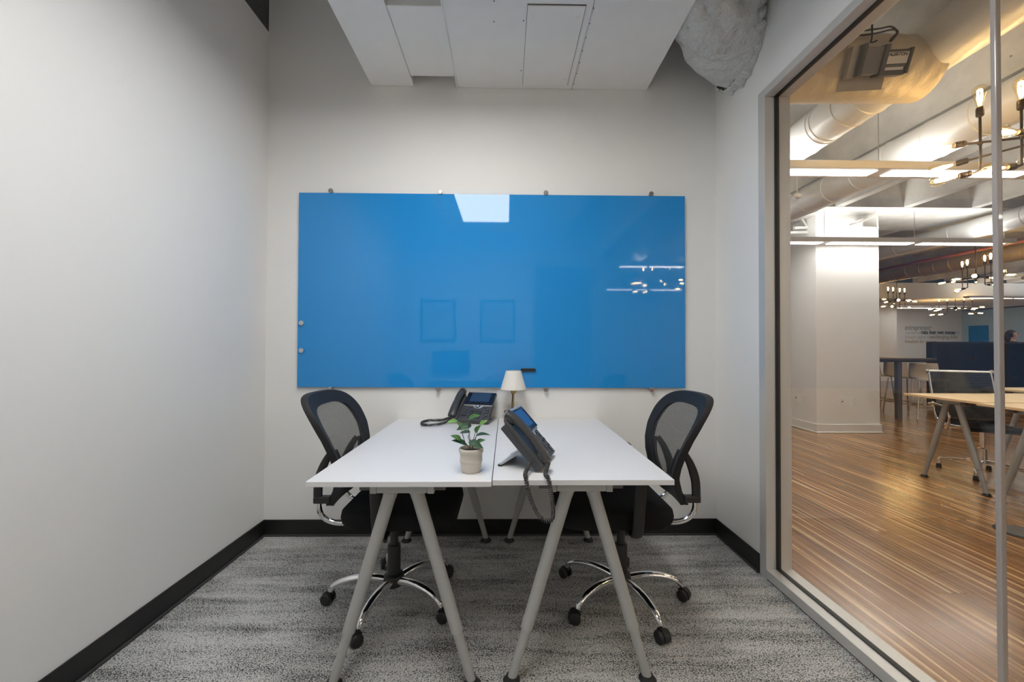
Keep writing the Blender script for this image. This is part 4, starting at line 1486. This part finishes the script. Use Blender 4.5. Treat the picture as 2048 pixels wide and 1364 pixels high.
# ------------------------------------------------------------------ office furniture
OD = dict(top='oak', leg='leg_grey_o', group='pale oak A-leg desks', inset=0.11)
make_desk('desk', 'pale oak desk on grey A-legs nearest the column', 0.64, 1.4, 0.765, (3.80, 3.47, 0), -pi / 2, **OD)
make_desk('desk', 'pale oak desk on grey A-legs, front one, cut by the right edge', 0.62, 1.4, 0.762, (3.735, 2.835, 0), -pi / 2, **OD)
make_desk('desk', 'pale oak desk set farther back, left of the navy bench', 0.62, 1.4, 0.765, (5.27, 4.06, 0), -pi / 2, **OD)

# aluminium mesh chair: local front is -y
ac = thing('office_chair', 'black mesh office chair with polished aluminium frame behind the oak desk', 'chair', (4.52, 3.76, 0), radians(-24))
for s in (-1, 1):
    q = spline([(s * 0.235, 0.345, 0.955), (s * 0.235, 0.305, 0.80), (s * 0.235, 0.255, 0.62), (s * 0.235, 0.215, 0.50), (s * 0.235, 0.14, 0.455), (s * 0.235, -0.10, 0.455), (s * 0.235, -0.24, 0.47), (s * 0.235, -0.27, 0.445)], 6)
    MB().tube(q, 0.013, 10, flat=(0.7, 1.2)).build('side_rail', 'chrome', ac, True)
    q = spline([(s * 0.245, 0.24, 0.60), (s * 0.285, 0.22, 0.63), (s * 0.285, 0.05, 0.64), (s * 0.285, -0.09, 0.62), (s * 0.285, -0.12, 0.52), (s * 0.275, -0.04, 0.43), (s * 0.24, 0.02, 0.44)], 6)
    MB().tube(q, 0.012, 10).build('arm_loop', 'chrome', ac, True)
    MB().lathe([(0.020, -0.012), (0.022, 0), (0.020, 0.012)], 16, Matrix.Translation((s * 0.245, 0.35, 0.955)) @ Matrix.Rotation(pi / 2, 4, 'Y')).build('bar_cap', 'steel', ac, True)
MB().tube([(-0.24, 0.35, 0.955), (0.24, 0.35, 0.955)], 0.014, 12).build('top_bar', 'chrome', ac, True)


def sling(pts, name):
    vs, fs = [], []
    for (y, z) in pts:
        for xx in (-0.232, 0.232):
            vs.append((xx, y, z))
    m_ = len(pts)
    for i in range(m_ - 1):
        fs.append((2 * i, 2 * i + 1, 2 * i + 3, 2 * i + 2))
    vs += [(a, b - 0.006, c - 0.004) for a, b, c in vs]
    fs += [tuple(j + 2 * m_ for j in f_[::-1]) for f_ in fs]
    for i in range(m_ - 1):
        for e in (0, 1):
            fs.append((2 * i + e, 2 * i + 2 + e, 2 * m_ + 2 * i + 2 + e, 2 * m_ + 2 * i + e))
    return MB().add(vs, fs)


W['sling'] = mesh_fabric('black_sling_mesh', (0.03, 0.03, 0.03), 0.75)
sling([(0.345, 0.95), (0.305, 0.80), (0.255, 0.62), (0.215, 0.50)], 'b').build('back_sling', 'sling', ac, True)
sling([(0.20, 0.49), (0.14, 0.455), (-0.10, 0.455), (-0.24, 0.47), (-0.27, 0.445)], 's').build('seat_sling', 'black_fabric', ac, True)
MB().box(-0.23, 0.23, -0.03, 0.05, 0.425, 0.448).build('spreader', 'chrome', ac, bevel=0.006)
MB().lathe([(0.030, 0.11), (0.030, 0.25), (0.018, 0.255), (0.018, 0.43)], 20).build('column', 'chrome', ac, True)
for q in range(4):
    a = radians(122 + 24 + 90 * q)
    M = Matrix.Rotation(a, 4, 'Z')
    MB().tube(spline([(0.02, 0, 0.13), (0.12, 0, 0.120), (0.25, 0, 0.098), (0.285, 0, 0.085), (0.29, 0, 0.04)], 5), 0.014, 10, M=M).build('base_leg', 'chrome', ac, True)
    MB().lathe([(0.020, 0.0), (0.022, 0.012), (0.016, 0.04)], 14, M @ Matrix.Translation((0.29, 0, 0))).build('glide', 'black_plastic', ac, True)

# round floor outlet
fb = thing('floor_outlet', 'round black outlet cover set in the wood floor', 'floor outlet', (3.36, 2.578, 0))
MB().lathe([(0.130, 0.0), (0.128, 0.004), (0.110, 0.006)], 40).build('cover_ring', 'black_plastic', fb, True)
MB().lathe([(0.108, 0.0055), (0.106, 0.008), (0.0, 0.008)], 36, cap1=False).build('lid', 'bar_dark', fb, True)

# navy tufted high-back bench
nb = thing('high_back_bench', 'navy tufted high-back bench behind the oak desks', 'bench', (8.43, 7.80, 0))
LX, HT = 2.9, 1.32
nx, nz = 116, 54
vs, fs = [], []
btn = []
for r, zz in enumerate((0.22, 0.66, 1.04)):
    i = 0
    while 0.42 + 0.40 * i < LX:
        btn.append((0.42 + 0.40 * i, zz))
        i += 1
for j in range(nz + 1):
    for i in range(nx + 1):
        xx, zz = LX * i / nx, 0.05 + (HT - 0.05) * j / nz
        d_ = 0.0
        for (bx, bz) in btn:
            q = ((xx - bx) ** 2 + (zz - bz) ** 2)
            if q < 0.06:
                d_ += 0.03 * exp(-q / 0.0022)
        ed = min(xx, LX - xx, HT - zz, 0.06) / 0.06
        vs.append((xx, d_ + 0.05 * (1 - sqrt(max(0, 1 - (1 - ed) ** 2))), zz))
for j in range(nz):
    for i in range(nx):
        a = j * (nx + 1) + i
        fs.append((a, a + 1, a + nx + 2, a + nx + 1))
MB().add(vs, fs).build('tufted_panel', 'navy', nb, True, ang=80)
MB().box(0.0, LX, 0.05, 0.16, 0.05, HT - 0.002).build('back_core', 'navy', nb, bevel=0.02)
MB().box(0.85, LX - 0.05, 0.16, 0.75, 0.12, 0.45).build('seat', 'navy', nb, bevel=0.03)
for xx in (LX - 0.12,):
    MB().box(xx, xx + 0.12, 0.16, 0.75, 0.05, HT - 0.2).build('side_wing', 'navy', nb, bevel=0.03)
for xx in (0.9, LX - 0.1):
    for yy in (0.10, 0.68):
        MB().cyl((xx, yy, 0), (xx, yy, 0.12), 0.02).build('leg', 'bar_dark', nb)
bmesh_btn = MB().sphere((0, 0, 0), (0.016, 0.008, 0.016), 10).mesh('button', 'navy', True)
for (bx, bz) in btn:
    link_mesh('button', bmesh_btn, nb, Matrix.Translation((bx, 0.027, bz)))

# bar table
bt_ = thing('bar_table', 'tall dark bar table with thick grey leg right of the column', 'table', (6.70, 6.62, 0))
MB().box(-0.50, 0.50, 0.0, 1.9, 0.985, 1.022).build('tabletop', 'bar_top', bt_, bevel=0.003)
MB().box(-0.47, 0.47, 0.03, 1.87, 0.955, 0.985).build('apron', 'bar_dark', bt_)
for yy in (0.08, 1.75):
    MB().box(-0.115, -0.045, yy - 0.035, yy + 0.035, 0, 0.955).build('leg', 'bar_dark', bt_, bevel=0.003)


def make_stool(label, loc, rz):
    s_ = thing('bar_stool', label, 'stool', loc, rz, 'beige bar stools')
    prof = spline([(-0.20, 0.645), (-0.14, 0.66), (0.0, 0.652), (0.14, 0.665), (0.195, 0.72), (0.215, 0.80), (0.228, 0.93)], 5)
    vs, fs = [], []
    m_ = len(prof)
    for (y, z, _) in [(p[0], p[1], 0) for p in [(q.x, q.y) for q in [Vector((a.x, a.y, 0)) for a in prof]]]:
        hw_ = 0.20 - 0.02 * max(0, (z - 0.75)) / 0.18
        for t_ in (-1, -0.6, 0, 0.6, 1):
            vs.append((hw_ * t_, y - 0.02 * abs(t_) ** 2 * (z > 0.7), z + 0.012 * abs(t_) ** 2 * (z < 0.7)))
    for i in range(m_ - 1):
        for j in range(4):
            fs.append((i * 5 + j, i * 5 + j + 1, (i + 1) * 5 + j + 1, (i + 1) * 5 + j))
    o_ = MB().add(vs, fs).build('seat_shell', 'beige_shell', s_, True, ang=80)
    sm = o_.modifiers.new('thick', 'SOLIDIFY')
    sm.thickness = 0.014
    for sx in (-1, 1):
        for sy in (-1, 1):
            MB().tube([(sx * 0.15, sy * 0.14, 0.645), (sx * 0.20, sy * 0.20, 0.0)], 0.011, 10).build('leg', 'chrome', s_, True)
    q = [(sx * 0.186, sy * 0.182, 0.20) for sx, sy in ((-1, -1), (1, -1), (1, 1), (-1, 1), (-1, -1))]
    fr_ = MB()
    for a, b in zip(q, q[1:]):
        fr_.tube([a, b], 0.008, 8)
    fr_.build('foot_rest', 'chrome', s_, True)
    return s_


make_stool('beige bar stool half hidden by the navy bench', (7.16, 6.72, 0), radians(-30))
make_stool('beige bar stool behind the thick grey table leg', (7.26, 7.25, 0), radians(-12))
make_stool('beige bar stool next to the edge of the column', (7.30, 7.82, 0), radians(-8))

# refrigerator by the tan wall
fg = thing('refrigerator', 'white upright refrigerator with dark panel against the tan wall', 'refrigerator', (12.15, 13.4, 0))
MB().box(-0.45, 0.45, 0.0, 0.7, 0.02, 1.86).build('body', 'white_gloss', fg, bevel=0.01)
MB().box(-0.44, 0.44, -0.04, -0.002, 0.06, 1.84).build('door', 'white_gloss', fg, bevel=0.01)
MB().box(-0.40, 0.10, -0.055, -0.04, 1.16, 1.78).build('dark_panel', 'bezel', fg)
MB().box(0.22, 0.34, -0.05, -0.04, 1.25, 1.37).build('blue_sticker', 'poster_blue', fg)
MB().box(0.20, 0.33, -0.05, -0.04, 0.92, 1.08).build('paper_note', 'label', fg)
o = MB().box(14.02, 14.10, YF - 0.06, YF - 0.002, 0.0, 2.2).build('door_edge', 'bar_dark')
tag(o, 'narrow dark upright beside the lettered wall', 'post')


# ------------------------------------------------------------------ person behind the bench
def make_person(label, loc, rz):
    pr_ = thing('person', label, 'person', loc, rz)
    V = [(0, 0, 0.90), (0, 0, 1.05), (0.01, 0, 1.20), (0.0, 0, 1.32), (0.0, 0, 1.39), (0.015, 0, 1.45), (0.02, 0, 1.51), (0.015, 0, 1.575),
         (0, 0.16, 1.31), (-0.02, 0.20, 1.06), (0.06, 0.20, 0.84), (0.09, 0.195, 0.76), (0, -0.16, 1.31), (-0.02, -0.20, 1.06), (0.06, -0.20, 0.84), (0.09, -0.195, 0.76),
         (0, 0.09, 0.84), (0.015, 0.095, 0.47), (-0.02, 0.10, 0.09), (0.12, 0.11, 0.035), (0, -0.09, 0.84), (0.015, -0.095, 0.47), (-0.02, -0.10, 0.09), (0.12, -0.11, 0.035)]
    Rr = [0.14, 0.115, 0.13, 0.10, 0.047, 0.062, 0.078, 0.066, 0.058, 0.042, 0.032, 0.028, 0.058, 0.042, 0.032, 0.028, 0.085, 0.058, 0.042, 0.034, 0.085, 0.058, 0.042, 0.034]
    Ed = [(0, 1), (1, 2), (2, 3), (3, 4), (4, 5), (5, 6), (6, 7), (3, 8), (8, 9), (9, 10), (10, 11), (3, 12), (12, 13), (13, 14), (14, 15), (0, 16), (16, 17), (17, 18), (18, 19), (0, 20), (20, 21), (21, 22), (22, 23)]
    # fingers
    for s, wi in ((1, 11), (-1, 15)):
        bx, by, bz = V[wi]
        palm = len(V)
        V.append((bx + 0.015, by, bz - 0.05)); Rr.append(0.026); Ed.append((wi, palm))
        for f_ in range(4):
            a_ = len(V)
            V.append((bx - 0.012 + 0.018 * f_, by, bz - 0.10)); Rr.append(0.009); Ed.append((palm, a_))
            V.append((bx - 0.008 + 0.018 * f_, by - s * 0.012, bz - 0.15 + 0.008 * abs(f_ - 1.5))); Rr.append(0.008); Ed.append((a_, a_ + 1))
        a_ = len(V)
        V.append((bx + 0.05, by - s * 0.01, bz - 0.075)); Rr.append(0.010); Ed.append((palm, a_))
    me = bpy.data.meshes.new('body')
    me.from_pydata(V, Ed, [])
    o_ = bpy.data.objects.new('body_tmp', me)
    COL.objects.link(o_)
    sk = o_.modifiers.new('skin', 'SKIN')
    for i, sv in enumerate(me.skin_vertices[0].data):
        sv.radius = (Rr[i], Rr[i] * (1.25 if i in (0, 2, 3) else 1.0))
        sv.use_root = (i == 0)
    o_.modifiers.new('sub', 'SUBSURF').levels = 2
    dg = bpy.context.evaluated_depsgraph_get()
    bm_ = bpy.data.meshes.new_from_object(o_.evaluated_get(dg))
    bpy.data.objects.remove(o_)
    bm_.name = 'body'
    bm_.materials.clear()
    for k_ in ('shirt', 'skin', 'trouser'):
        bm_.materials.append(W[k_])
    for p_ in bm_.polygons:
        c_ = p_.center
        p_.use_smooth = True
        if c_.z > 1.36 or (c_.z < 0.80 and abs(c_.y) > 0.165 and c_.z > 0.5):
            p_.material_index = 1
        elif c_.z < 0.92 and abs(c_.y) < 0.19:
            p_.material_index = 2
    link_mesh('body', bm_, pr_)
    # hair: cap shell plus gathered length at the back
    hr = MB()
    hr.sphere((-0.012, 0, 1.535), (0.100, 0.088, 0.098), 24)
    hr.v = [(x_ - (0.045 if (x_ > 0.03 and z_ < 1.58) else 0) - 0.02 * max(0, x_) / 0.1, y_, z_) for x_, y_, z_ in hr.v]
    hr.sphere((-0.075, 0, 1.44), (0.055, 0.075, 0.11), 16)
    hr.build('hair', 'hair', pr_, True, ang=80)
    MB().tube([(0.088, 0, 1.545), (0.106, 0, 1.512), (0.092, 0, 1.505)], [0.008, 0.013, 0.010], 8).build('nose', 'skin', pr_, True)
    MB().tube([(0.080, -0.022, 1.478), (0.090, 0, 1.479), (0.080, 0.022, 1.478)], [0.003, 0.006, 0.003], 8).build('mouth', 'lips', pr_, True)
    for s in (-1, 1):
        MB().sphere((0.082, s * 0.030, 1.538), (0.008, 0.013, 0.007), 10).build('eye', 'ink', pr_, True)
        MB().tube([(0.082, s * 0.048, 1.556), (0.092, s * 0.028, 1.560), (0.093, s * 0.014, 1.557)], 0.004, 6).build('eyebrow', 'hair', pr_, True)
        MB().sphere((0.005, s * 0.080, 1.525), (0.018, 0.010, 0.030), 10).build('ear', 'skin', pr_, True)
    return pr_


pp = at(2024, 665, 1, 9.3)
make_person('person with dark hair and dark top, facing right behind the navy bench', (pp.x, 9.3, 0.0), radians(-38))
